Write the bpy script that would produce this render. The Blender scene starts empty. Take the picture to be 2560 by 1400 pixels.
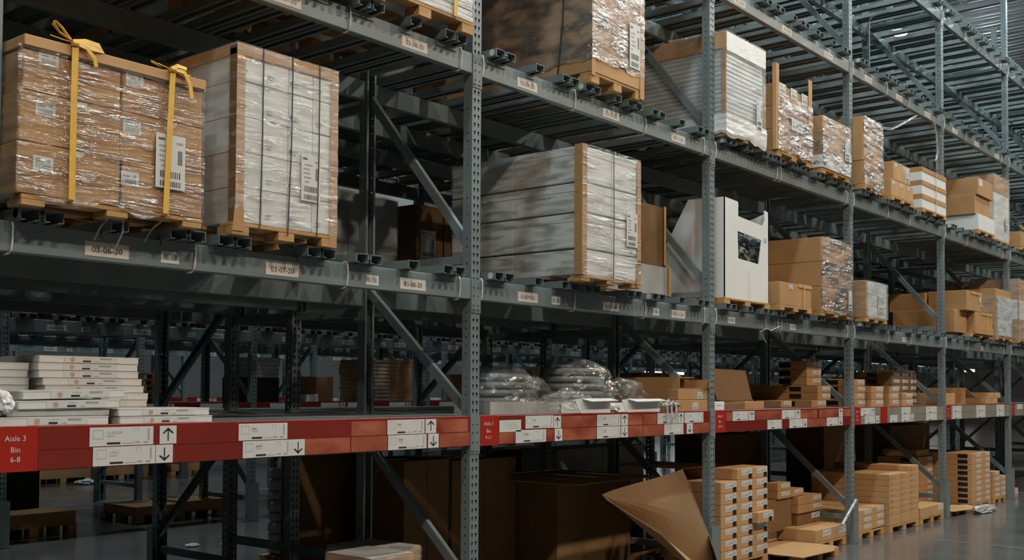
import bpy, bmesh, math, random
from mathutils import Vector, Matrix
random.seed(7)
sc = bpy.context.scene
col = sc.collection
S0, P = 2.036, 2.985            # right edge of first post, bay pitch
PW, PD = 0.082, 0.07            # post width, depth
LV = {20: 2.265, 30: 3.669, 40: 5.070, 50: 6.437}   # beam tops
TUBE = 0.05
BAYS = ['6-8', '9-11', '12-14', '15-17', '18-20', '21-23']
ORD = ['first', 'second', 'third', 'fourth', 'fifth', 'sixth', 'seventh', 'eighth', 'ninth', 'tenth', 'eleventh', 'twelfth', 'thirteenth', 'fourteenth']
LVN = {20: 'lowest grey beam level', 30: 'second grey beam level', 40: 'third grey beam level', 50: 'topmost grey beam level'}

# ------------------------------------------------------------------ materials
M = {}
def mat(name, base, rough=0.6, metal=0.0, noise=0.0, nscale=6.0, bump=0.0, bscale=60.0, stretch=(1, 1, 1), coat=0.0, spec=0.5, dark=None):
    m = bpy.data.materials.new(name); m.use_nodes = True
    nt = m.node_tree; n = nt.nodes; l = nt.links
    p = n['Principled BSDF']
    p.inputs['Base Color'].default_value = (*base, 1); p.inputs['Roughness'].default_value = rough
    p.inputs['Metallic'].default_value = metal; p.inputs['Coat Weight'].default_value = coat
    p.inputs['Coat Roughness'].default_value = 0.12
    p.inputs['Specular IOR Level'].default_value = spec
    tc = n.new('ShaderNodeTexCoord'); mp = n.new('ShaderNodeMapping'); mp.inputs['Scale'].default_value = stretch
    l.new(tc.outputs['Object'], mp.inputs['Vector'])
    if noise:
        nz = n.new('ShaderNodeTexNoise'); nz.inputs['Scale'].default_value = nscale; nz.inputs['Detail'].default_value = 6
        l.new(mp.outputs[0], nz.inputs['Vector'])
        r = n.new('ShaderNodeValToRGB')
        d = dark or tuple(c * (1 - noise) for c in base)
        b = tuple(min(1, c * (1 + noise * 0.5)) for c in base)
        r.color_ramp.elements[0].position = 0.32; r.color_ramp.elements[1].position = 0.68
        r.color_ramp.elements[0].color = (*d, 1); r.color_ramp.elements[1].color = (*b, 1)
        l.new(nz.outputs['Fac'], r.inputs['Fac']); l.new(r.outputs['Color'], p.inputs['Base Color'])
    if bump:
        nb = n.new('ShaderNodeTexNoise'); nb.inputs['Scale'].default_value = bscale; nb.inputs['Detail'].default_value = 4
        l.new(mp.outputs[0], nb.inputs['Vector'])
        bp = n.new('ShaderNodeBump'); bp.inputs['Strength'].default_value = bump; bp.inputs['Distance'].default_value = 0.01
        l.new(nb.outputs['Fac'], bp.inputs['Height']); l.new(bp.outputs['Normal'], p.inputs['Normal'])
    M[name] = m
    return m
mat('steel', (0.185, 0.225, 0.23), 0.42, 0.15, 0.14, 3.0, 0.05, 30)
mat('steel_far', (0.165, 0.24, 0.26), 0.45, 0.15, 0.12, 3.0)
mat('holder_sheen', (0.33, 0.105, 0.055), 0.32, 0, 0.65, 3.5, 0.1, 10, (1, 1, 2), 0.6, 0.5, (0.20, 0.022, 0.012))  # salmon tone: reflections in the clear holder put into the colour
mat('red', (0.20, 0.014, 0.007), 0.35, 0, 0.15, 2.0, 0.03, 10)
mat('red_sign', (0.34, 0.014, 0.006), 0.4)
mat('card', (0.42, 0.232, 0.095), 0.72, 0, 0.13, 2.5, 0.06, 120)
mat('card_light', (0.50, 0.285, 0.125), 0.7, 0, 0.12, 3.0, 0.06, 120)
mat('card_shaded', (0.19, 0.10, 0.036), 0.75, 0, 0.15, 2.5, 0.06, 120)  # same cardboard with the shade inside the rack put into its colour
mat('card_edge', (0.55, 0.38, 0.2), 0.8)
mat('tape', (0.48, 0.32, 0.17), 0.22)
mat('white_box', (0.66, 0.66, 0.64), 0.55, 0, 0.06, 2.0, 0.03, 60)
mat('white_board', (0.72, 0.72, 0.71), 0.5, 0, 0.05, 2.0)
mat('grey_box', (0.42, 0.43, 0.43), 0.5, 0, 0.2, 4.0)
mat('wood', (0.48, 0.27, 0.10), 0.7, 0, 0.25, 5.0, 0.15, 40, (1, 6, 6))
mat('paper', (0.60, 0.60, 0.58), 0.45)
mat('paper_old', (0.62, 0.57, 0.51), 0.5, 0, 0.06, 8)
mat('ink', (0.02, 0.02, 0.022), 0.5)
mat('ink_mid', (0.10, 0.10, 0.105), 0.6)
mat('ink_grey', (0.32, 0.32, 0.33), 0.6)
mat('ink_teal', (0.05, 0.22, 0.26), 0.5)
mat('ink_brown', (0.45, 0.33, 0.2), 0.6)
mat('black', (0.008, 0.008, 0.008), 0.5)
mat('hole', (0.01, 0.011, 0.011), 0.8)
mat('strap_yellow', (0.72, 0.42, 0.07), 0.45, 0, 0.1, 30)
mat('strap_black', (0.05, 0.055, 0.06), 0.35)
mat('tie', (0.72, 0.66, 0.62), 0.35)
mat('blue_strap', (0.03, 0.06, 0.16), 0.4)
mat('cushion', (0.22, 0.23, 0.235), 0.55, 0, 0.25, 10)
mat('board', (0.10, 0.085, 0.03), 0.8, 0, 0.2, 4)
mat('dull_strip', (0.25, 0.225, 0.18), 0.4, 0, 0.2, 4, 0.05, 10)
mat('lamp_body', (0.25, 0.26, 0.27), 0.4, 0.6)
mat('joint', (0.2, 0.2, 0.19), 0.4)
mat('wall_dark', (0.05, 0.05, 0.05), 0.8)
mat('wall_paint', (0.16, 0.165, 0.165), 0.8, 0, 0.05, 1)
mat('bag_white', (0.7, 0.7, 0.7), 0.35, 0, 0.1, 6, 0.4, 25)
mat('foil', (0.55, 0.56, 0.56), 0.25, 0.3, 0.25, 10, 0.5, 40)
mat('foil_dark', (0.14, 0.15, 0.155), 0.22, 0.1, 0.7, 14, 0.8, 45)
mat('plastic_grey', (0.62, 0.68, 0.70), 0.32, 0, 0.12, 5, 0.3, 12, (1, 1, 3), coat=0.6)

def film(name, tint, body, rough, sx, strength, scale=14.0, gl=0.5, dist=0.012):
    """clear stretch film: mostly transparent, with a milky body and a glossy rippled skin"""
    m = bpy.data.materials.new(name); m.use_nodes = True
    nt = m.node_tree; n = nt.nodes; l = nt.links
    n.remove(n['Principled BSDF']); out = n['Material Output']
    tr = n.new('ShaderNodeBsdfTransparent'); df = n.new('ShaderNodeBsdfDiffuse'); g = n.new('ShaderNodeBsdfGlossy')
    df.inputs['Color'].default_value = (*tint, 1); g.inputs['Roughness'].default_value = rough
    g.inputs['Color'].default_value = (1, 0.98, 0.94, 1)
    tc = n.new('ShaderNodeTexCoord'); mp = n.new('ShaderNodeMapping'); mp.inputs['Scale'].default_value = sx
    mp.inputs['Rotation'].default_value = (0, 0.14, 0)
    l.new(tc.outputs['Object'], mp.inputs['Vector'])
    nz = n.new('ShaderNodeTexNoise'); nz.inputs['Scale'].default_value = scale; nz.inputs['Detail'].default_value = 4; nz.inputs['Roughness'].default_value = 0.5
    nz.inputs['Distortion'].default_value = 0.6
    l.new(mp.outputs[0], nz.inputs['Vector'])
    bp = n.new('ShaderNodeBump'); bp.inputs['Strength'].default_value = strength; bp.inputs['Distance'].default_value = dist
    l.new(nz.outputs['Fac'], bp.inputs['Height'])
    l.new(bp.outputs['Normal'], g.inputs['Normal'])
    nb = n.new('ShaderNodeTexNoise'); nb.inputs['Scale'].default_value = 5.0; nb.inputs['Detail'].default_value = 4
    l.new(mp.outputs[0], nb.inputs['Vector'])
    mr = n.new('ShaderNodeMapRange'); mr.inputs['From Min'].default_value = 0.35; mr.inputs['From Max'].default_value = 0.7
    mr.inputs['To Min'].default_value = body * 0.5; mr.inputs['To Max'].default_value = body * 1.6
    l.new(nb.outputs['Fac'], mr.inputs['Value'])
    m1 = n.new('ShaderNodeMixShader'); l.new(mr.outputs[0], m1.inputs[0]); l.new(tr.outputs[0], m1.inputs[1]); l.new(df.outputs[0], m1.inputs[2])
    lw = n.new('ShaderNodeLayerWeight'); lw.inputs['Blend'].default_value = 0.3
    ml = n.new('ShaderNodeMath'); ml.operation = 'MULTIPLY_ADD'; ml.inputs[1].default_value = gl; ml.inputs[2].default_value = gl * 0.4; ml.use_clamp = True
    l.new(lw.outputs['Fresnel'], ml.inputs[0])
    nm = n.new('ShaderNodeTexNoise'); nm.inputs['Scale'].default_value = 2.6; nm.inputs['Detail'].default_value = 3
    mp2 = n.new('ShaderNodeMapping'); mp2.inputs['Scale'].default_value = (sx[0] * 1.6, sx[1] * 1.6, max(2.0, sx[2] * 1.1)); mp2.inputs['Rotation'].default_value = (0, 0.12, 0)
    l.new(tc.outputs['Object'], mp2.inputs['Vector']); l.new(mp2.outputs[0], nm.inputs['Vector'])
    mk = n.new('ShaderNodeMapRange'); mk.inputs['From Min'].default_value = 0.44; mk.inputs['From Max'].default_value = 0.60
    mk.inputs['To Min'].default_value = 0.3; mk.inputs['To Max'].default_value = 1.35
    l.new(nm.outputs['Fac'], mk.inputs['Value'])
    mm = n.new('ShaderNodeMath'); mm.operation = 'MULTIPLY'; mm.use_clamp = True; l.new(ml.outputs[0], mm.inputs[0]); l.new(mk.outputs[0], mm.inputs[1])
    m2 = n.new('ShaderNodeMixShader'); l.new(mm.outputs[0], m2.inputs[0]); l.new(m1.outputs[0], m2.inputs[1]); l.new(g.outputs[0], m2.inputs[2])
    l.new(m2.outputs[0], out.inputs['Surface'])
    M[name] = m
film('film', (0.8, 0.8, 0.78), 0.008, 0.18, (1, 1, 9), 1.0, 5.0, 0.36, 0.026)
film('film_milky', (0.85, 0.85, 0.84), 0.14, 0.19, (1.3, 1.3, 7), 1.0, 5.0, 0.24, 0.024)
film('film_crinkle', (0.8, 0.79, 0.77), 0.16, 0.18, (1, 1, 3.0), 1.0, 11.0, 0.8, 0.024)
film('bag', (0.62, 0.68, 0.70), 0.08, 0.18, (1, 1, 1), 1.0, 9.0, 0.35, 0.05)

def mat_holder():
    """red beam face behind a clear, slightly wavy label holder"""
    m = M['red'].copy(); m.name = 'red_holder'; p = m.node_tree.nodes['Principled BSDF']
    p.inputs['Coat Weight'].default_value = 1.0; p.inputs['Coat Roughness'].default_value = 0.08; p.inputs['Coat IOR'].default_value = 1.7
    M['red_holder'] = m
mat_holder()
def mat_concrete():
    m = mat('concrete', (0.115, 0.118, 0.116), 0.3, 0, 0.22, 1.1)
    nt = m.node_tree; n = nt.nodes; l = nt.links; p = n['Principled BSDF']
    tc = n.new('ShaderNodeTexCoord')
    nz = n.new('ShaderNodeTexNoise'); nz.inputs['Scale'].default_value = 2.2; nz.inputs['Detail'].default_value = 8
    l.new(tc.outputs['Object'], nz.inputs['Vector'])
    mr = n.new('ShaderNodeMapRange'); mr.inputs['To Min'].default_value = 0.06; mr.inputs['To Max'].default_value = 0.28
    l.new(nz.outputs['Fac'], mr.inputs['Value']); l.new(mr.outputs[0], p.inputs['Roughness'])
mat_concrete()
def mat_roof():
    m = mat('roof_deck', (0.5, 0.53, 0.54), 0.45, 0.3)
    nt = m.node_tree; n = nt.nodes; l = nt.links; p = n['Principled BSDF']
    tc = n.new('ShaderNodeTexCoord'); w = n.new('ShaderNodeTexWave'); w.bands_direction = 'X'; w.inputs['Scale'].default_value = 1.6
    l.new(tc.outputs['Object'], w.inputs['Vector'])
    bp = n.new('ShaderNodeBump'); bp.inputs['Strength'].default_value = 1.0; bp.inputs['Distance'].default_value = 0.06
    l.new(w.outputs['Fac'], bp.inputs['Height']); l.new(bp.outputs['Normal'], p.inputs['Normal'])
mat_roof()
def mat_emit(name, color, strength):
    m = bpy.data.materials.new(name); m.use_nodes = True; n = m.node_tree.nodes
    n.remove(n['Principled BSDF']); e = n.new('ShaderNodeEmission'); e.inputs['Color'].default_value = (*color, 1); e.inputs['Strength'].default_value = strength
    m.node_tree.links.new(e.outputs[0], n['Material Output'].inputs['Surface']); M[name] = m

# ------------------------------------------------------------------ mesh builder
class MB:
    def __init__(s): s.v = []; s.f = []; s.mi = []; s.ms = []
    def mid(s, m):
        if m not in s.ms: s.ms.append(m)
        return s.ms.index(m)
    def poly(s, pts, m, faces=None):
        b = len(s.v); s.v += [tuple(p) for p in pts]; k = s.mid(m)
        for f in (faces or [tuple(range(len(pts)))]):
            s.f.append(tuple(b + i for i in f)); s.mi.append(k)
    def box(s, x0, x1, y0, y1, z0, z1, m, bev=0.0):
        if bev > 0:
            b = min(bev, (x1 - x0) / 3, (y1 - y0) / 3, (z1 - z0) / 3)
            bm = bmesh.new(); bmesh.ops.create_cube(bm, size=1.0)
            bmesh.ops.scale(bm, vec=(x1 - x0, y1 - y0, z1 - z0), verts=bm.verts)
            bmesh.ops.translate(bm, vec=((x0 + x1) / 2, (y0 + y1) / 2, (z0 + z1) / 2), verts=bm.verts)
            bmesh.ops.bevel(bm, geom=bm.edges[:], offset=b, segments=1, affect='EDGES')
            s.from_bm(bm, m); bm.free(); return
        s.poly([(x0, y0, z0), (x1, y0, z0), (x1, y1, z0), (x0, y1, z0), (x0, y0, z1), (x1, y0, z1), (x1, y1, z1), (x0, y1, z1)], m,
               [(0, 3, 2, 1), (4, 5, 6, 7), (0, 1, 5, 4), (1, 2, 6, 5), (2, 3, 7, 6), (3, 0, 4, 7)])
    def from_bm(s, bm, m):
        bm.verts.ensure_lookup_table(); bm.verts.index_update()
        s.poly([v.co[:] for v in bm.verts], m, [tuple(v.index for v in f.verts) for f in bm.faces])
    def bar(s, a, b, w, h, m, up=(0, 0, 1)):
        """solid bar from a to b, w across, h along 'up'"""
        a = Vector(a); b = Vector(b); d = (b - a).normalized(); u = Vector(up)
        side = d.cross(u).normalized(); u = side.cross(d).normalized()
        P_ = []
        for c in (a, b):
            for i, j in ((-1, -1), (1, -1), (1, 1), (-1, 1)): P_.append(c + side * (w / 2 * i) + u * (h / 2 * j))
        s.poly(P_, m, [(0, 1, 2, 3), (7, 6, 5, 4), (0, 4, 5, 1), (1, 5, 6, 2), (2, 6, 7, 3), (3, 7, 4, 0)])
    def tube(s, pts, r, m, n=6):
        pts = [Vector(p) for p in pts]; b = len(s.v); k = s.mid(m); N = len(pts)
        for i, p in enumerate(pts):
            d = (pts[min(i + 1, N - 1)] - pts[max(i - 1, 0)]).normalized()
            a = Vector((0, 0, 1)) if abs(d.z) < 0.9 else Vector((1, 0, 0))
            u = d.cross(a).normalized(); w = d.cross(u)
            for j in range(n):
                t = 2 * math.pi * j / n; s.v.append(tuple(p + u * (r * math.cos(t)) + w * (r * math.sin(t))))
        for i in range(N - 1):
            for j in range(n):
                s.f.append((b + i * n + j, b + i * n + (j + 1) % n, b + (i + 1) * n + (j + 1) % n, b + (i + 1) * n + j)); s.mi.append(k)
        s.f.append(tuple(b + j for j in range(n))[::-1]); s.mi.append(k)
        s.f.append(tuple(b + (N - 1) * n + j for j in range(n))); s.mi.append(k)
    def ribbon(s, pts, w, m, side=(0, 0, 1), th=0.0012):
        """flat strap following pts, width w along 'side'"""
        pts = [Vector(p) for p in pts]; b = len(s.v); k = s.mid(m); N = len(pts); sd0 = Vector(side).normalized()
        for i, p in enumerate(pts):
            d = (pts[min(i + 1, N - 1)] - pts[max(i - 1, 0)]).normalized()
            sd = (sd0 - d * sd0.dot(d))
            sd = sd.normalized() if sd.length > 1e-4 else d.orthogonal().normalized()
            nrm = d.cross(sd).normalized()
            for a, c in ((-1, -1), (1, -1), (1, 1), (-1, 1)): s.v.append(tuple(p + sd * (w / 2 * a) + nrm * (th * c)))
        for i in range(N - 1):
            for j in range(4):
                s.f.append((b + i * 4 + j, b + i * 4 + (j + 1) % 4, b + (i + 1) * 4 + (j + 1) % 4, b + (i + 1) * 4 + j)); s.mi.append(k)
        s.f.append((b + 3, b + 2, b + 1, b)); s.mi.append(k)
        e = b + (N - 1) * 4; s.f.append((e, e + 1, e + 2, e + 3)); s.mi.append(k)
    def cyl(s, c, r, h, m, n=16, axis='z', r2=None):
        r2 = r if r2 is None else r2; P_ = []; ax = {'x': 0, 'y': 1, 'z': 2}[axis]
        for k, (rr, t) in enumerate(((r, 0), (r2, h))):
            for j in range(n):
                a = 2 * math.pi * j / n; q = [rr * math.cos(a), rr * math.sin(a)]
                if ax == 2: p = (c[0] + q[0], c[1] + q[1], c[2] + t)
                elif ax == 0: p = (c[0] + t, c[1] + q[0], c[2] + q[1])
                else: p = (c[0] + q[0], c[1] + t, c[2] + q[1])
                P_.append(p)
        s.poly(P_, m, [tuple(range(n))[::-1], tuple(range(n, 2 * n))] + [(j, (j + 1) % n, n + (j + 1) % n, n + j) for j in range(n)])
    def text(s, txt, x, z, h, m, y=0.0, align='CENTER', face='-y', sx=1.0):
        """raised text standing in the x-z plane and read from -Y (or in the y-z plane read from -X)"""
        cu = bpy.data.curves.new('t', 'FONT'); cu.body = txt; cu.size = 1.0; cu.align_x = align; cu.resolution_u = 2
        o = bpy.data.objects.new('t', cu); col.objects.link(o)
        dg = bpy.context.evaluated_depsgraph_get(); me = bpy.data.meshes.new_from_object(o.evaluated_get(dg))
        k = h / 0.7
        vs = [v.co for v in me.vertices]
        if face == '-y': P_ = [(x + v.x * k * sx, y, z + v.y * k) for v in vs]
        else: P_ = [(y, x - v.x * k * sx, z + v.y * k) for v in vs]
        s.poly(P_, m, [tuple(p.vertices) for p in me.polygons])
        bpy.data.objects.remove(o); bpy.data.curves.remove(cu); bpy.data.meshes.remove(me)
    def build(s, name, parent=None, loc=None, smooth=False, origin=None):
        me = bpy.data.meshes.new(name)
        og = Vector(origin) if origin is not None else (Vector(parent_world(parent)) if parent is not None else Vector((0, 0, 0)))
        me.from_pydata([tuple(Vector(v) - og) for v in s.v], [], s.f)
        for m in s.ms: me.materials.append(M[m])
        me.polygons.foreach_set('material_index', s.mi)
        if smooth: me.polygons.foreach_set('use_smooth', [True] * len(me.polygons))
        me.update()
        o = bpy.data.objects.new(name, me); col.objects.link(o)
        if parent is not None: o.parent = parent
        else: o.location = og
        if loc is not None: o.location = loc
        return o
def parent_world(o):
    p = Vector((0, 0, 0))
    while o is not None: p += o.location; o = o.parent
    return p
def thing(name, label, cat, loc=(0, 0, 0), group=None):
    o = bpy.data.objects.new(name, None); col.objects.link(o); o.empty_display_size = 0.1; o.location = loc
    tag(o, label, cat, group); return o
def tag(o, label, cat, group=None, kind=None):
    if label: o['label'] = label
    if cat: o['category'] = cat
    if group: o['group'] = group
    if kind: o['kind'] = kind
    return o
def dup(o, loc, label=None, group=None, parent=None):
    c = o.copy(); col.objects.link(c); c.parent = parent
    if loc is not None: c.location = loc
    if label: c['label'] = label
    if group: c['group'] = group
    for ch in list(o.children): dup(ch, None, parent=c)
    return c

# ------------------------------------------------------------------ rack: posts and frames
def plate(mb, w, h, pitch, holes, m, xf, margin=0.0):
    """steel plate w x h with real punched holes; xf maps (u, v) to 3-D"""
    rows = int(h / pitch)
    for r in range(rows):
        v0, v1 = r * pitch, (r + 1) * pitch
        edges = [0.0]
        for (cu, kind) in holes: edges += [cu - 0.012, cu + 0.012]
        edges.append(w)
        for i in range(len(edges) - 1):
            a, b = edges[i], edges[i + 1]
            if i % 2 == 0:
                mb.poly([xf(a, v0), xf(b, v0), xf(b, v1), xf(a, v1)], m)
            else:
                cu, kind = holes[i // 2]; cv = (v0 + v1) / 2
                if kind == 't': hp = [(-.0032, -.013), (.0032, -.013), (.0045, -.002), (.0085, .004), (.0085, .010), (.004, .014), (-.004, .014), (-.0085, .010), (-.0085, .004), (-.0045, -.002)]
                else: hp = [(.0065 * math.cos(t), .0065 * math.sin(t)) for t in [math.radians(-108 + 36 * q) for q in range(10)]]
                # outer ring, 10 points counter-clockwise from bottom-left
                hh = (v1 - v0) / 2; hw = (b - a) / 2
                op = [(-hw * .4, -hh), (hw * .4, -hh), (hw, -hh * .4), (hw, 0), (hw, hh * .5), (hw * .5, hh), (-hw * .5, hh), (-hw, hh * .5), (-hw, 0), (-hw, -hh * .4)]
                P_ = [xf(cu + x, cv + y) for x, y in hp] + [xf(cu + x, cv + y) for x, y in op]
                P_ += [xf(a, v0), xf(b, v0), xf(b, v1), xf(a, v1)]
                F_ = [(10 + q, 10 + (q + 1) % 10, (q + 1) % 10, q) for q in range(10)]
                F_ += [(20, 10, 19), (21, 12, 11), (22, 15, 14), (23, 17, 16)]
                mb.poly(P_, m, F_)
def post_mesh(H, m, front=-1, x0=0.0, y0=0.0):
    """perforated C-section post, outer face towards 'front' (-1 = -Y)"""
    mb = MB(); pit = 0.0508
    yf = y0 if front < 0 else y0 + PD; sgn = -front
    plate(mb, PW, H, pit, [(0.024, 't'), (0.058, 't')], m, (lambda u, v: (x0 + u, yf, v)) if front < 0 else (lambda u, v: (x0 + PW - u, yf, v)))
    for sx in (0, PW):
        plate(mb, PD, H, pit, [(0.034, 'r')], m, (lambda u, v, sx=sx: (x0 + sx, yf + sgn * (PD - u), v)) if (sx == 0) == (front < 0) else (lambda u, v, sx=sx: (x0 + sx, yf + sgn * u, v)))
    HH = int(H / pit) * pit
    for a, b in ((0, .016), (PW - .016, PW)):
        y = yf + sgn * PD
        mb.poly([(x0 + a, y, 0), (x0 + b, y, 0), (x0 + b, y, HH), (x0 + a, y, HH)], m)
    return mb
H_POST = 8.0
def solidify(o, t=0.0028):
    md = o.modifiers.new('thickness', 'SOLIDIFY'); md.thickness = t; md.offset = 0
def make_frame(m, depth, levels_connect, guard=True, label='', H=H_POST):
    t = thing('upright_frame', label, 'rack frame', (0, 0, 0))
    a = post_mesh(H, m, -1, 0, 0).build('post', t); solidify(a)
    b = post_mesh(H, m, 1, 0, depth - PD).build('post', t); solidify(b)
    cx = PW / 2
    for z0, z1 in ((.38, 1.22), (1.43, 2.24), (2.46, 3.55), (3.80, 4.95), (5.24, 6.38), (6.6, 7.7)):
        mb = MB(); A = Vector((cx, .05, z0)); B = Vector((cx, depth - .05, z1)); d = (B - A).normalized(); n = Vector((1, 0, 0)).cross(d)
        # open channel brace: web plus two lips
        mb.bar(A, B, 0.003, 0.056, m, up=n)
        for s_ in (-1, 1):
            o_ = n * (0.027 * s_) + Vector((0.016, 0, 0)); mb.bar(A + o_, B + o_, 0.032, 0.003, m, up=n)
        mb.build('brace', t)
    for z in (.27, 1.33, 2.39, 3.74, 5.12, 6.5):
        mb = MB(); mb.box(cx - .016, cx + .016, .03, depth - .03, z - .028, z + .028, m, 0.003); mb.build('strut', t)
    mb = MB(); mb.box(-.03, PW + .03, -.03, PD + .04, -0.004, .008, m); mb.build('base_plate', t)
    mb = MB(); mb.box(-.03, PW + .03, depth - PD - .04, depth + .03, -0.004, .008, m); mb.build('base_plate', t)
    if guard:
        mb = MB()
        mb.box(-.026, PW + .026, -.034, -.026, 0.008, .46, m); mb.box(-.026, -.018, -.026, .05, 0.008, .46, m); mb.box(PW + .018, PW + .026, -.026, .05, 0.008, .46, m)
        g = mb.build('post_guard', t)
        mb = MB()
        for z in (.08, .40): mb.cyl((-.034, .02, z), .009, .01, m, 6, 'x')
        mb.build('bolt', g)
    return t
def frame_x(k): return S0 + P * k - PW
proto = make_frame('steel', 1.02, None, True, 'x')
FL = 'perforated grey steel upright frame with diagonal braces, '
posn = ['at the left edge of the photo', 'between bins 8 and 9', 'between bins 11 and 12', 'between bins 14 and 15', 'between bins 17 and 18', 'past bin 20, rightmost tall post']
proto.location = (frame_x(0), 0, 0); proto['label'] = FL + posn[0]; proto['group'] = 'front upright frames along the aisle'
for k in range(1, 7):
    dup(proto, (frame_x(k), 0, 0), FL + (posn[k] if k < 6 else 'farthest one past the right edge'))
for k in range(1, 10):
    o_ = dup(proto, (frame_x(k) + PW, 3.46, 0), f'dark perforated steel frame at the back of the near rack, {ORD[k-1]} from the left', 'rear upright frames of the near rack'); o_.rotation_euler = (0, 0, math.pi)
# single centre posts with spacer bars
def centre_post(k, proto_=[]):
    lab = f'dark single steel post in the gap between the two rack depths, {ORD[k-1]} from the left'
    if proto_: return dup(proto_[0], (frame_x(k), 1.71, 0), lab)
    t = thing('spacer_post', lab, 'rack post', (frame_x(k), 1.71, 0), 'centre posts of the near rack')
    o = MB(); pm = post_mesh(H_POST, 'steel', -1, 0, 0); a = pm.build('post', None); a.parent = t; solidify(a)
    for z in (.44, 2.1, 3.5, 4.9):
        for y0, y1 in ((-.688, 0.0), (PD, .729)):
            mb = MB(); mb.box(.025, .057, y0, y1, z - .03, z + .03, 'steel', 0.003); b = mb.build('spacer_bar'); b.parent = t
    proto_.append(t); return t
for k in range(1, 9): centre_post(k)
# frames of the racks across the next aisles
far = None
for j, (yy, ks, nm) in enumerate(((6.15, range(1, 12), 'nearer side of the rack across the next aisle'), (8.58, range(1, 12), 'far side of the rack across the next aisle'), (12.05, range(2, 14), 'nearer side of the farthest rack'))):
    for i, k in enumerate(ks):
        o_ = dup(proto, (frame_x(k) + (PW if j == 1 else 0), yy + (1.02 if j == 1 else 0), 0), f'distant steel frame, {nm}, {ORD[i]} from the left', 'frames of the racks behind')
        if j == 1: o_.rotation_euler = (0, 0, math.pi)

# ------------------------------------------------------------------ beams
def bars_sticker(mb, x, z, w, h, y, ink='ink_grey', paper='paper'):
    mb.box(x, x + w, y - .0008, y, z, z + h, paper)
    n = 9; r = random.Random(int(x * 977)); a = x + w * .12
    while a < x + w * .86:
        b = a + w * r.uniform(.02, .06); mb.poly([(a, y - .0012, z + h * .25), (b, y - .0012, z + h * .25), (b, y - .0012, z + h * .78), (a, y - .0012, z + h * .78)], ink); a = b + w * r.uniform(.015, .04)
def beam_body(mb, x0, x1, y0, ztop, m, h=0.128, d=0.05, front=-1):
    # box section with a step at the top rear
    mb.box(x0, x1, y0, y0 + d, ztop - h, ztop, m, 0.004)
def connectors(mb, x0, x1, y0, ztop, m, h=0.21, left=True, right=True):
    for on, xa, xb in ((left, x0 - PW / 2, x0), (right, x1, x1 + PW / 2)):
        if not on: continue
        mb.box(xa, xb + (0.004 if xa < x0 else 0) , y0 - .0055, y0 - .0015, ztop - h, ztop, m)
        xc = (xa + xb) / 2
        for z in (.055, .105, .165):
            mb.cyl((xc, y0 - .0062, ztop - z), .006, .001, 'hole', 10, 'y')
        mb.box(xc - .012, xc + .012, y0 - .011, y0 - .005, ztop - h + .018, ztop - h + .026, m)
LABELS = {20: (0.376, 1.344, 2.292), 30: (0.36, 1.34, 2.29), 40: (0.35, 1.30, 2.265), 50: (0.36, 1.33, 2.28)}
BARC = {0: (.749, 2.028), 1: (.738, 2.014), 2: (.231, 1.45), 3: (1.45,), 4: (1.5,), 5: (1.4,)}
TIES = {0: (.054, .925, 1.885, 2.79), 1: (.012, .99, 1.90, 2.80), 2: (.012, 1.17, 1.25, 2.80), 3: (.012, 1.0, 1.7), 4: (.012, .9, 2.6), 5: (.012, 1.1), 6: ()}
def tie_pts(x, y0, ztop, h=.128, d=.05):
    e = .007
    return [(x, y0 - e * .6, ztop + e), (x + .004, y0 - e, ztop - .02), (x + .002, y0 - e * 1.6, ztop - h * .5), (x, y0 - e, ztop - h + .01), (x - .01, y0 - e * .3, ztop - h - e), (x - .015, y0 + d * .6, ztop - h - e * 1.4), (x - .01, y0 + d + e, ztop - h + .01), (x - .003, y0 + d + e, ztop - .01), (x, y0 + d * .5, ztop + e), (x, y0 - e * .6, ztop + e)]
for lv, zt in LV.items():
    for k in range(0, 7):
        x0 = S0 + P * k; x1 = x0 + P - PW
        t = thing('rack_beam', f'grey steel front beam over bins {BAYS[k]}, {LVN[lv]}' if k < 6 else f'grey steel front beam past bin 23, {LVN[lv]}', 'rack beam', (x0, 0, zt), 'front rack beams')
        mb = MB(); beam_body(mb, x0, x1, 0, zt, 'steel'); mb.build('beam', t)
        mb = MB(); connectors(mb, x0, x1, 0, zt, 'steel'); mb.build('end_connector', t)
        if k < 2 and lv < 40 or lv == 40 and 1 <= k < 5:
            for q, xo in enumerate(LABELS[lv]):
                n = 6 + 3 * k + q
                mb = MB(); mb.box(x0 + xo, x0 + xo + .21, -.0016, -.0004, zt - .108, zt - .045, 'paper_old')
                mb.text(f'03-{n:02d}-{lv}', x0 + xo + .105, zt - .091, .027, 'ink', y=-.0022, sx=1.06)
                tag(mb.build('location_label', t), f'label reading 03-{n:02d}-{lv}', None)
        if k < 6:
            if lv == 20:
                for xo in BARC.get(k, ()):
                    mb = MB(); bars_sticker(mb, x0 + xo, zt - .105, .095 if k < 2 else .13, .055, -.0004); mb.build('barcode_sticker', t)
        for xo in TIES[k]:
            if lv >= 40 and k < 3: continue
            mb = MB(); mb.tube(tie_pts(x0 + xo, 0, zt), .0042, 'tie', 6); mb.build('cable_tie', t, smooth=True)
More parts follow.
